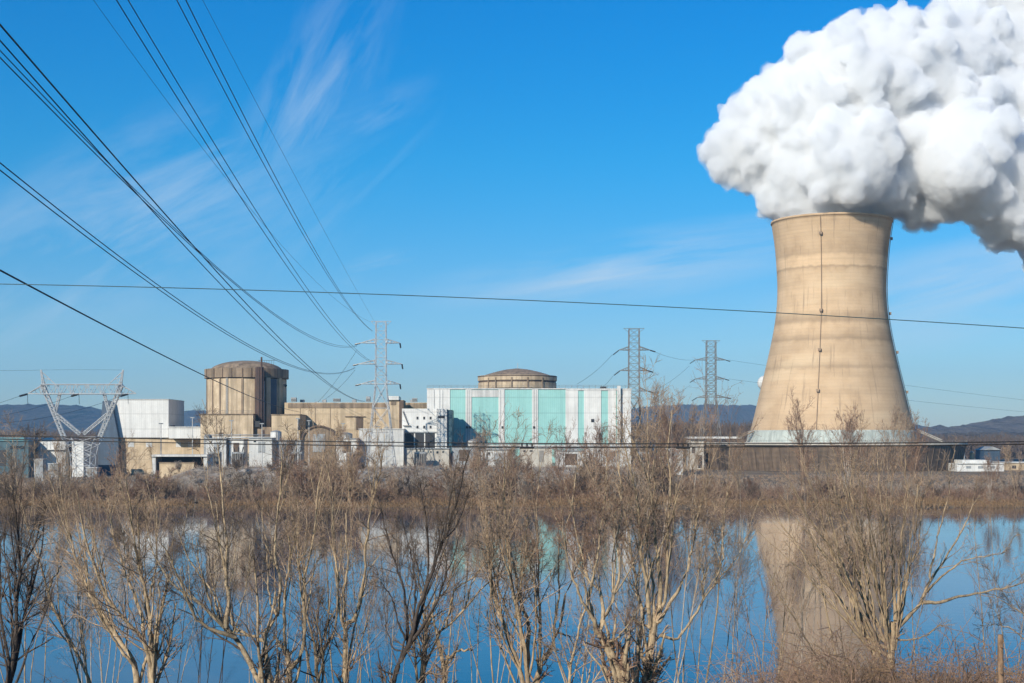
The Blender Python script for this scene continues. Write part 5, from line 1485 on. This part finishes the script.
# ------------------------------------------------------------------ near bank trees, traced limb by limb
# limb = (points in the photograph from the root upwards, width in pixels at the start, at the end, depth drift in metres)
TREES = [
 dict(Y=34, b='bark_dark', w='twig_dark', lab='dark upright trunk at the far left edge of the near bank', limbs=[
   ([(5, 690), (11, 657), (13.6, 624), (14.5, 601), (18, 578), (17, 561), (15, 520), (12, 490)], 8, 2, .5),
   ([(15, 598), (21, 571), (34, 546), (42, 520), (50, 496)], 4, 1.2, -.6), ([(17, 578), (8, 560), (4, 530), (0, 505)], 3, 1, .5), ([(16, 625), (35, 612), (48, 602)], 2.5, 1, .6)]),
 dict(Y=36, b='bark_pale', w='twig', lab='slender pale trunk leaning left near the left edge', limbs=[
   ([(92, 690), (77, 653), (63, 628), (50, 601), (44, 578), (34, 546), (22, 505), (10, 485)], 5, 1.6, .6), ([(49, 592), (61, 563), (72, 535)], 2.5, 1, -.5), ([(45, 580), (42, 600), (40, 610)], 1.5, .8, .2)]),
 dict(Y=31, b='bark_pale', w='twig', lab='many stemmed pale tree fanning up left of the sprawling tree', limbs=[
   ([(138, 692), (134, 663), (109, 630), (88, 596), (76, 562), (68, 530), (60, 505)], 8, 2, .8), ([(135, 668), (118, 640), (104, 622), (97, 608), (80, 588)], 4, 1.5, -.4),
   ([(154, 692), (151, 665), (144, 640), (126, 617), (111, 598), (94, 561), (82, 520), (76, 490)], 8, 1.8, -.5), ([(144, 641), (142, 619), (130, 586), (123, 571), (113, 530), (108, 490)], 5.5, 1.5, .4),
   ([(153, 675), (148, 613), (142, 582), (134, 552), (131, 510), (126, 475)], 6, 1.5, -.8), ([(156, 680), (157, 640), (151, 619), (147, 560), (150, 515)], 4, 1.2, .9), ([(148, 600), (156, 565), (158, 520), (152, 480)], 3, 1.2, .5)]),
 dict(Y=29, b='bark_pale', w='twig_dark', lab='sprawling pale tree with long crooked left limbs over the water', limbs=[
   ([(264, 694), (259, 678), (242, 649), (234, 634), (223, 626), (204, 605), (181, 590), (163, 571), (150, 545)], 9, 2, .8), ([(236, 638), (213, 630), (194, 620), (188, 603), (178, 582), (170, 560), (158, 540)], 5, 1.6, -.8),
   ([(227, 629), (228.5, 599), (227, 571), (229, 546), (226, 500), (222, 465), (218, 445)], 6, 1.6, .3), ([(268, 694), (264, 645), (265, 632)], 9, 6, 0), ([(264, 644), (252, 639), (240, 635), (230, 632)], 5, 4, .1),
   ([(265, 634), (272, 624), (280, 615), (281, 582), (277, 553), (279, 510), (282, 470), (280, 445)], 6, 1.5, -.4), ([(277, 617), (271, 606), (268, 590), (267, 555), (262, 515)], 3.5, 1.2, .4), ([(224, 625), (214, 600), (202, 580), (196, 545)], 4, 1.3, .7),
   ([(234, 632), (238, 612), (245, 585), (250, 545)], 2.5, 1, -.6), ([(232, 625), (222, 560), (215, 515), (205, 480)], 3, 1.2, .5), ([(223, 626), (210, 610), (200, 585), (186, 560), (176, 530)], 4, 1.2, -.3)]),
 dict(Y=33, b='bark_pale', w='twig', lab='pale forked tree with a knot on its right stem left of centre', limbs=[
   ([(290, 692), (289, 665), (286, 650)], 9, 8, 0), ([(287, 652), (280, 644), (273, 637)], 5, 3.5, .2), ([(286, 655), (283, 624), (287, 590), (290, 555), (286, 520)], 5, 1.4, -.5), ([(290, 668), (296, 662), (303, 640), (305, 599), (307, 571), (312, 548), (318, 510), (322, 470), (324, 450)], 6, 1.6, .4),
   ([(305, 595), (299, 570), (294, 540), (296, 500)], 2.5, 1, -.6), ([(306, 585), (318, 563), (328, 548)], 2, .8, .5)]),
 dict(Y=36, b='bark_mid', w='twig_dark', lab='slim tree with a wide low fork right of the knotted tree', limbs=[
   ([(318, 692), (318, 670), (317.5, 657), (312, 632), (307, 612), (306, 580), (300, 545)], 6, 1.5, .3), ([(318, 657), (326, 645), (333, 634), (336, 619), (336, 590), (333, 550), (331, 510), (328, 475)], 4.5, 1.4, -.4), ([(335, 619), (328, 609), (320, 600)], 2.5, 1, .4)]),
 dict(Y=32, b='bark_pale', w='twig', lab='straight pale trunk dividing into two high stems left of the dark thicket', limbs=[
   ([(343.5, 692), (343.5, 657), (344.5, 622)], 9, 7, 0), ([(344, 625), (340, 612), (337, 571), (332, 540), (330, 500), (326, 460)], 4.5, 1.4, .5), ([(346, 623), (352, 620), (360, 600), (364, 577), (365, 544), (372, 505), (380, 470), (382, 452)], 6, 1.6, -.5),
   ([(347, 692), (349, 668), (354, 636), (360, 608), (366, 575), (378, 556)], 4, 1.3, .6), ([(345, 620), (346, 590), (350, 555), (346, 515), (352, 475)], 3.5, 1.2, .2), ([(360, 600), (372, 588), (371, 580)], 2, .9, -.3)]),
 dict(Y=30, b='bark_dark', w='twig_dark', lab='dark many stemmed tree fanning from one low crotch in the middle left', limbs=[
   ([(391, 694), (395, 676), (401, 660), (408, 646)], 7, 8, 0), ([(408, 650), (407, 619), (405, 592), (392, 559), (384, 530), (378, 495)], 4.5, 1.3, .7), ([(408, 647), (419, 609), (436, 565), (446, 540), (455, 505), (463, 470), (470, 450)], 6, 1.5, -.5), ([(410, 645), (423, 600), (428, 560), (426, 515), (420, 480)], 5, 1.3, .3),
   ([(413, 640), (427, 617), (436, 600), (448, 565), (462, 530)], 5, 1.3, -.8), ([(409, 645), (413, 600), (410, 560), (402, 520)], 4, 1.2, .9), ([(407, 640), (396, 612), (388, 590), (378, 575)], 3, 1, -.4), ([(404, 652), (394, 650), (386, 630), (383, 600)], 2.5, 1, .5)]),
 dict(Y=33, b='bark_mid', w='twig', lab='tree with a broken pale stub and a dark limb sweeping right, left of the gap', limbs=[
   ([(419, 692), (421, 657), (424, 632), (432, 605), (444, 590), (455, 560)], 8, 1.8, .4), ([(444, 694), (446, 668), (448, 655)], 7, 5, 0), ([(448, 657), (456, 651), (466, 650), (472, 650.5)], 3.5, 2.6, -.4), ([(445, 675), (442, 655), (437, 635), (446, 627), (465, 609), (480, 592), (500, 576), (516, 566)], 5.5, 1.5, .6),
   ([(447, 627), (452, 605), (458, 588), (477, 577), (492, 555)], 4, 1.2, -.5), ([(437, 634), (432, 615), (436, 590), (444, 555), (452, 520)], 3.5, 1.2, .3), ([(465, 609), (472, 585), (486, 560), (495, 530)], 2.5, 1, .4)]),
 dict(Y=31, b='bark_mid', w='twig', lab='three stemmed pale tree just left of the middle, splitting near the bottom edge', limbs=[
   ([(523, 694), (517, 661), (508, 638), (499, 611), (492, 580), (490, 540), (484, 505)], 7, 1.5, .5), ([(528, 694), (525, 657), (516, 617), (510, 582), (505, 540), (502, 495), (505, 460)], 6.5, 1.6, -.4), ([(526, 676), (527, 624), (520, 594), (513, 567), (508, 530), (512, 480)], 6, 1.4, .6), ([(516, 617), (522, 585), (526, 545), (530, 505)], 3, 1.2, -.5)]),
 dict(Y=33, b='bark_mid', w='twig_red', lab='low forked tree with four upright stems in the middle of the near bank', limbs=[
   ([(536, 694), (537, 678), (541, 662)], 11, 8, 0), ([(540, 664), (542, 634), (541, 607), (538, 560), (535, 510), (540, 470)], 5, 1.3, .5), ([(543, 660), (552, 649), (555, 617), (560, 595), (559, 550), (562, 510)], 5, 1.3, -.4), ([(544, 658), (552, 645), (560, 630), (566, 599), (573, 580), (584, 550), (590, 515)], 5, 1.3, .3), ([(558, 634), (568, 638), (574, 648)], 2.5, 1.2, .4), ([(541, 640), (534, 612), (532, 580), (525, 545)], 3, 1, -.6)]),
 dict(Y=30, b='bark_pale', w='twig', lab='thin whitish sapling leaning right left of the thick twin trunks', limbs=[
   ([(569, 692), (572.5, 661), (579, 634), (587, 603), (594, 575), (604, 545)], 4.2, 1.4, .3), ([(572, 665), (562, 655), (557, 648)], 2, 1, .2)]),
 dict(Y=28, b='bark_pale', w='twig_red', lab='thick tan trunk bending left below its dense crown, left of the twin pair', limbs=[
   ([(624, 696), (614, 663), (606, 647), (597, 630)], 17, 11, 0), ([(600, 634), (604, 607), (600, 590), (588, 580), (580, 545), (574, 505), (578, 465)], 6, 1.5, .6), ([(598, 632), (592, 615), (583, 596), (572, 562), (566, 525)], 6.5, 1.5, -.5), ([(610, 694), (604, 665), (601, 650)], 7, 5, .2), ([(601, 628), (612, 600), (618, 570), (614, 535), (620, 490), (616, 450)], 5, 1.4, .4),
   ([(606, 645), (619, 640), (626, 628), (636, 610)], 4, 1.5, -.6), ([(597, 628), (590, 600), (596, 570), (600, 530), (606, 490)], 5, 1.3, -.2)]),
 dict(Y=29, b='bark_pale', w='twig', lab='stout pale tree right of the middle with many straight upright stems', limbs=[
   ([(646, 696), (650, 657), (653, 632), (656, 620)], 12, 11, 0), ([(657, 622), (661, 590), (659, 553), (655, 510), (650, 470), (648, 440), (646, 405)], 6.5, 1.2, .5), ([(651, 626), (649, 582), (643, 553), (636, 505), (630, 465), (622, 430)], 6, 1.3, -.5), ([(660, 622), (680, 592), (691, 553), (700, 510), (712, 475)], 5, 1.3, .4),
   ([(651, 632), (640, 626), (630, 617)], 4, 2.4, -.2), ([(635, 696), (636, 653), (640, 617), (634, 590), (628, 555), (624, 520), (615, 480)], 7, 1.4, .8), ([(656, 625), (668, 590), (670, 550), (672, 500), (668, 450), (672, 410)], 5, 1.1, -.3), ([(661, 634), (676, 638), (695, 613), (703, 599), (714, 584), (735, 557), (752, 530)], 4.5, 1.4, .6), ([(704, 597), (701, 575), (698, 550)], 2.5, 1, -.4), ([(654, 622), (655, 580), (650, 540), (644, 500)], 4.5, 1.3, .3), ([(714, 584), (722, 560), (720, 530), (728, 490)], 2.6, 1, .5)]),
 dict(Y=30, d=.36, b='bark_mid', w='twig', lab='big bushy tree in front of the tower reflection with a long limb reaching right', limbs=[
   ([(890, 696), (892, 652), (893, 622)], 14, 10, 0), ([(896, 628), (908, 615), (921, 600), (930, 580), (952, 547), (968, 518), (980, 495)], 6.5, 1.5, .5), ([(926, 592), (940, 575), (961, 559), (985, 555), (1005, 552)], 3, 1, -.5), ([(922, 602), (944, 603), (961, 596), (994, 589), (1021, 582), (1050, 572)], 5, 1.5, .5), ([(897, 622), (900, 590), (900, 564), (904, 530), (908, 490), (906, 450)], 5, 1.2, -.3), ([(894, 620), (892, 564), (887, 540), (880, 490), (876, 445)], 5, 1.2, .4),
   ([(890, 630), (885, 605), (878, 580), (862, 540), (850, 495), (842, 455)], 5, 1.2, -.5), ([(888, 650), (866, 640), (856, 628), (849, 600), (830, 550), (816, 505), (800, 460)], 5.5, 1.2, .6), ([(886, 655), (862, 638), (854, 595), (840, 552), (830, 510), (824, 460)], 4.5, 1.2, -.6), ([(888, 645), (867, 625), (869, 588), (862, 540), (852, 490), (856, 450)], 4.5, 1.1, .2),
   ([(884, 668), (850, 665), (837, 657), (828, 616), (816, 560), (806, 520), (790, 480)], 4.5, 1.1, .8), ([(882, 674), (850, 678), (830, 671), (809, 650), (797, 628), (780, 600), (770, 575)], 4, 1.1, -.7), ([(894, 625), (905, 585), (918, 545), (922, 505), (932, 470)], 3.5, 1.1, .5), ([(898, 640), (920, 640), (940, 628), (955, 625)], 2.5, .9, -.4), ([(890, 640), (878, 600), (874, 560), (868, 520), (866, 470)], 4, 1.1, -.9), ([(930, 580), (938, 540), (946, 500), (950, 470)], 2.8, 1, .5)]),
 dict(Y=33, b='bark_mid', w='twig_dark', lab='half hidden twiggy tree at the lower right corner beside the post', limbs=[
   ([(1060, 696), (1052, 660), (1040, 630), (1020, 612), (1000, 600)], 5, 1.2, .4), ([(1055, 665), (1045, 620), (1038, 580), (1026, 545)], 4, 1.2, -.5), ([(1048, 645), (1030, 640), (1012, 630), (990, 622)], 3, 1, .5)]),
]


def traced_tree(T_):
    D_ = T_.get('d', 1.0)
    Y = T_['Y']; kk = Y / F
    rg = np.random.default_rng(int(T_['limbs'][0][0][0][0] * 7 + 3))
    px0 = T_['limbs'][0][0][0][0]
    base = np.array([PX(px0, Y), Y, ground_z(PX(px0, Y), Y) - .1])
    root = thing('bare_tree', base, T_['lab'], 'tree', 'bare trees on the near bank')
    tr, paths, rads = [], [], []
    for pts, w0, w1, dd in T_['limbs']:
        n = len(pts)
        W_ = np.array([P(x, y, Y + dd * (i / (n - 1)) ** 1.3 * 1.6 + (0 if i else 0)) for i, (x, y) in enumerate(pts)])
        rr = np.maximum(.4, (w0 * .80 + (w1 * .55 - w0 * .80) * np.linspace(0, 1, n) ** .8)) * .5 * kk
        if pts[0][1] > 685:      # runs on down to its root
            W_ = np.concatenate([[[(W_[0, 0] * .6 + base[0] * .4), Y, base[2] - .3]], W_]); rr = np.concatenate([[rr[0] * 1.35], rr])
        # crooked growth between the traced points
        p_, r_ = resample(W_, rr, 26)
        s_ = np.concatenate([[0], np.cumsum(np.linalg.norm(np.diff(W_, axis=0), axis=1))]); t2 = np.linspace(0, s_[-1], 26)
        lin = np.stack([np.interp(t2, s_, W_[:, i]) for i in range(3)], 1)
        p_ = p_ * .35 + lin * .65
        wob = np.cumsum(rg.normal(size=p_.shape) * .014, axis=0); wob -= np.linspace(0, 1, 26)[:, None] * wob[-1]
        p_ = p_ + wob * (1 + .0 * r_[:, None])
        r_ = r_ * (1 + rg.normal(size=26) * .07 + .12 * np.sin(np.linspace(0, 17, 26) + rg.uniform(0, 6)) * rg.uniform(.3, 1))
        tr.append(tubes(p_[None], r_[None], 8)); paths.append(p_); rads.append(r_)
    pa = np.array(paths); ra = np.array(rads)
    # hidden stretches below the fork carry few twigs: sample the upper part
    L = []
    ps, rs = spawn(pa, ra, 4, (.30, .62), (8, 30), .34, rg, 10, .07, .18, .55, .007, .5, dens=1.5 * D_)
    pb, rb = spawn(pa, ra, 14, (.14, .38), (20, 62), .20, rg, 7, .14, .40, .42, .0048, .22, dens=3.9 * D_)
    pc, rc = spawn(ps, rs, 9, (.20, .50), (22, 65), .18, rg, 7, .15, .3, .55, .0044, .2, dens=3.6 * D_)
    p1 = np.concatenate([pb, pc]); r1 = np.concatenate([rb, rc])
    p2, r2 = spawn(p1, r1, 5, (.4, .75), (22, 65), .14, rg, 6, .18, .12, .6, .0036, .12)
    p3, r3 = spawn(p2, r2, 2, (.4, .75), (22, 60), .15, rg, 4, .22, .1, .7, .003, .14)
    array_mesh('trunk', *merge(tr + [tubes(ps, rs, 6)]), M[T_['b']], root, org=base, smooth=True)
    array_mesh('crown', *merge([tubes(p1, r1, 4), tubes(p2, r2, 3), tubes(p3, r3, 3)]), M[T_['w']], root, org=base)
    return root


for T_ in TREES:
    if T_['lab'].startswith('big bushy'):
        for i in range(22):         # the straight shoots of its left fan
            tx = 762 + i * 7.6 + rg.uniform(-5, 5); ty = rg.uniform(455, 540); bx_ = 893 - (893 - tx) * rg.uniform(.05, .3); by_ = rg.uniform(640, 668)
            mx = bx_ + (tx - bx_) * .45 + rg.uniform(-6, 4); my = by_ + (ty - by_) * .5
            T_['limbs'].append(([(bx_, by_), (mx, my), (tx, ty)], rg.uniform(2.2, 4.2), .9, rg.uniform(-1, 1)))
    traced_tree(T_)

# slimmer trees standing between and behind the traced ones
NT = [bare_proto('bare_tree', 9, 5, .30, 201, .04, .0042, M['twig_grey'], M['twig'], (12, 5, 3), .2, (.16, .36), .5),
      bare_proto('bare_tree', 9, 4, .38, 202, .042, .0042, M['bark_mid'], M['twig_red'], (12, 5, 3), .2, (.16, .36), .5),
      bare_proto('bare_tree', 9, 6, .34, 203, .036, .0042, M['twig_dark'], M['twig_dark'], (12, 5, 3), .2, (.16, .36), .5)]
NEAR = [(84, 50, 468, 0, 'at the left of the many stemmed pale tree'), (328, 52, 462, 1, 'between the knotted tree and the straight trunk'), (470, 51, 450, 0, 'above the broken stub'), (606, 50, 430, 0, 'behind the thick bent trunk'), 
        (30, 44, 470, 1, 'behind the dark trunk at the left edge'), (150, 46, 458, 0, 'between the many stemmed pale tree and the sprawling tree'), (255, 46, 452, 0, 'right of the sprawling tree'), (352, 47, 452, 1, 'behind the straight two stemmed trunk'), (768, 46, 456, 1, 'at the left edge of the tower reflection'), (905, 48, 452, 1, 'right of the stump of the big bushy tree'), (1010, 46, 478, 1, 'near the right edge'), 
        (108, 45, 462, 0, 'behind the many stemmed pale tree'), (196, 48, 462, 2, 'behind the sprawling tree'),
        (300, 48, 456, 1, 'behind the knotted forked tree'), (396, 48, 466, 0, 'left of the dark thicket stem'), (440, 46, 446, 1, 'behind the dark many stemmed tree'), (506, 46, 440, 1, 'behind the three stemmed tree'), 
        (648, 45, 366, 0, 'behind the stout tree, highest of the thin ones'), (684, 47, 388, 1, 'right of the stout tree'), (722, 48, 446, 0, 'left of the tower reflection'),
        (800, 45, 446, 0, 'behind the left fan of the big bushy tree'), (852, 47, 430, 1, 'behind the big bushy tree')]
for px, Y, yt, k, lb in NEAR:
    x = PX(px, Y); g_ = ground_z(x, Y); s = (PZ(yt, Y) - g_) / 9.3
    place(NT[k], x, Y, g_ - .1, s * .8, s, rg.uniform(0, 6.28), 'thin many stemmed bare tree ' + lb, 'tree', 'thin bare trees on the near bank')


# bramble on the near bank, low right and along the bottom edge
def bramble(name, n, pxr, Yr_, hr, m, rmin, label, seed, per=6, dens=None, curl=.38):
    rg = np.random.default_rng(seed)
    Y = rg.uniform(*Yr_, n); px = rg.uniform(*pxr, n); x = (px - CX) / F * Y
    b0 = np.array([(a, b_, ground_z(a, b_) - .1) for a, b_ in zip(x, Y)])
    b0 = np.repeat(b0, per, 0); k_ = len(b0)
    d = unit(np.concatenate([rg.normal(size=(k_, 2)) * .55, np.ones((k_, 1))], 1))
    L = rg.uniform(*hr, k_); np_ = 9
    out = np.zeros((k_, np_, 3)); out[:, 0] = b0
    for k in range(1, np_):
        d = unit(d + rg.normal(size=d.shape) * curl * .6 + np.array([0, 0, .18 - .075 * k]))
        out[:, k] = out[:, k - 1] + d * (L / (np_ - 1))[:, None]
    rr = rmin * np.linspace(1.5, .6, np_)[None] * np.ones((k_, 1))
    p2, r2 = spawn(out, rr, 5, (.15, .4), (25, 75), .05, rg, 5, .3, .2, .7, rmin * .6, .12)
    o = array_mesh(name, *merge([tubes(out, rr, 4), tubes(p2, r2, 3)]), m)
    return tag(o, label, kind='stuff')


bramble('brambles', 420, (740, 1090), (21, 30), (1.1, 2.9), M['twig_red'], .0062, 'purple brown brambles in the lower right corner', 41)
bramble('brambles', 240, (820, 1000), (23, 29), (1.0, 2.7), M['reed'], .006, 'orange dry brambles around the foot of the big bushy tree', 42)
bramble('brambles', 90, (680, 880), (24, 31), (1.2, 2.6), M['twig'], .0055, 'grey brown brambles in front of the tower reflection', 43)
bramble('undergrowth', 26, (-60, 90), (29, 35), (1.0, 2.4), M['twig_dark'], .006, 'thin dark undergrowth along the bottom edge on the left', 44)
bramble('undergrowth', 22, (340, 440), (29, 34), (1.0, 2.2), M['twig'], .0055, 'thin undergrowth along the bottom edge left of the middle', 45)

# old fence post
Yp = 20
t_ = thing('fence_post', (PX(1000.5, Yp), Yp, ground_z(PX(1000.5, Yp), Yp)), 'weathered wooden fence post in the lower right corner', 'post')
zt_ = PZ(634.5, Yp); x_ = PX(1000.5, Yp); z0_ = ground_z(x_, Yp) - .3
pp = [(x_ + .012, Yp, z0_), (x_ + .004, Yp, (z0_ + zt_) / 2), (x_, Yp, zt_ - .05), (x_ - .003, Yp, zt_)]
MB().tube(pp, [.05, .046, .040, .03], 9).build('post', M['post'], t_, True)
q = MB()
for z_ in (zt_ - .18, zt_ - .55, zt_ - .95):
    q.tube([(x_ - .02, Yp - .056, z_ + .02), (x_, Yp - .066, z_), (x_ + .02, Yp - .056, z_ + .02)], .006, 5)
q.build('staple', M['rust'], t_)

# ------------------------------------------------------------------ air
if True:
    mb = MB().box(-5200, 5200, -420, 6600, -9, 330)
    m = bpy.data.materials.new('haze_air'); m.use_nodes = True
    tt = m.node_tree; tt.nodes.remove(tt.nodes['Principled BSDF'])
    pv = node(tt, 'ShaderNodeVolumePrincipled'); pv.inputs['Color'].default_value = (.30, .62, .96, 1); pv.inputs['Density'].default_value = 0.00009
    pv.inputs['Anisotropy'].default_value = 0.0
    tt.links.new(pv.outputs[0], tt.nodes['Material Output'].inputs['Volume'])
    m.cycles.homogeneous_volume = True
    tag(mb.build('haze', m), 'thin blue winter haze over the valley', kind='stuff')
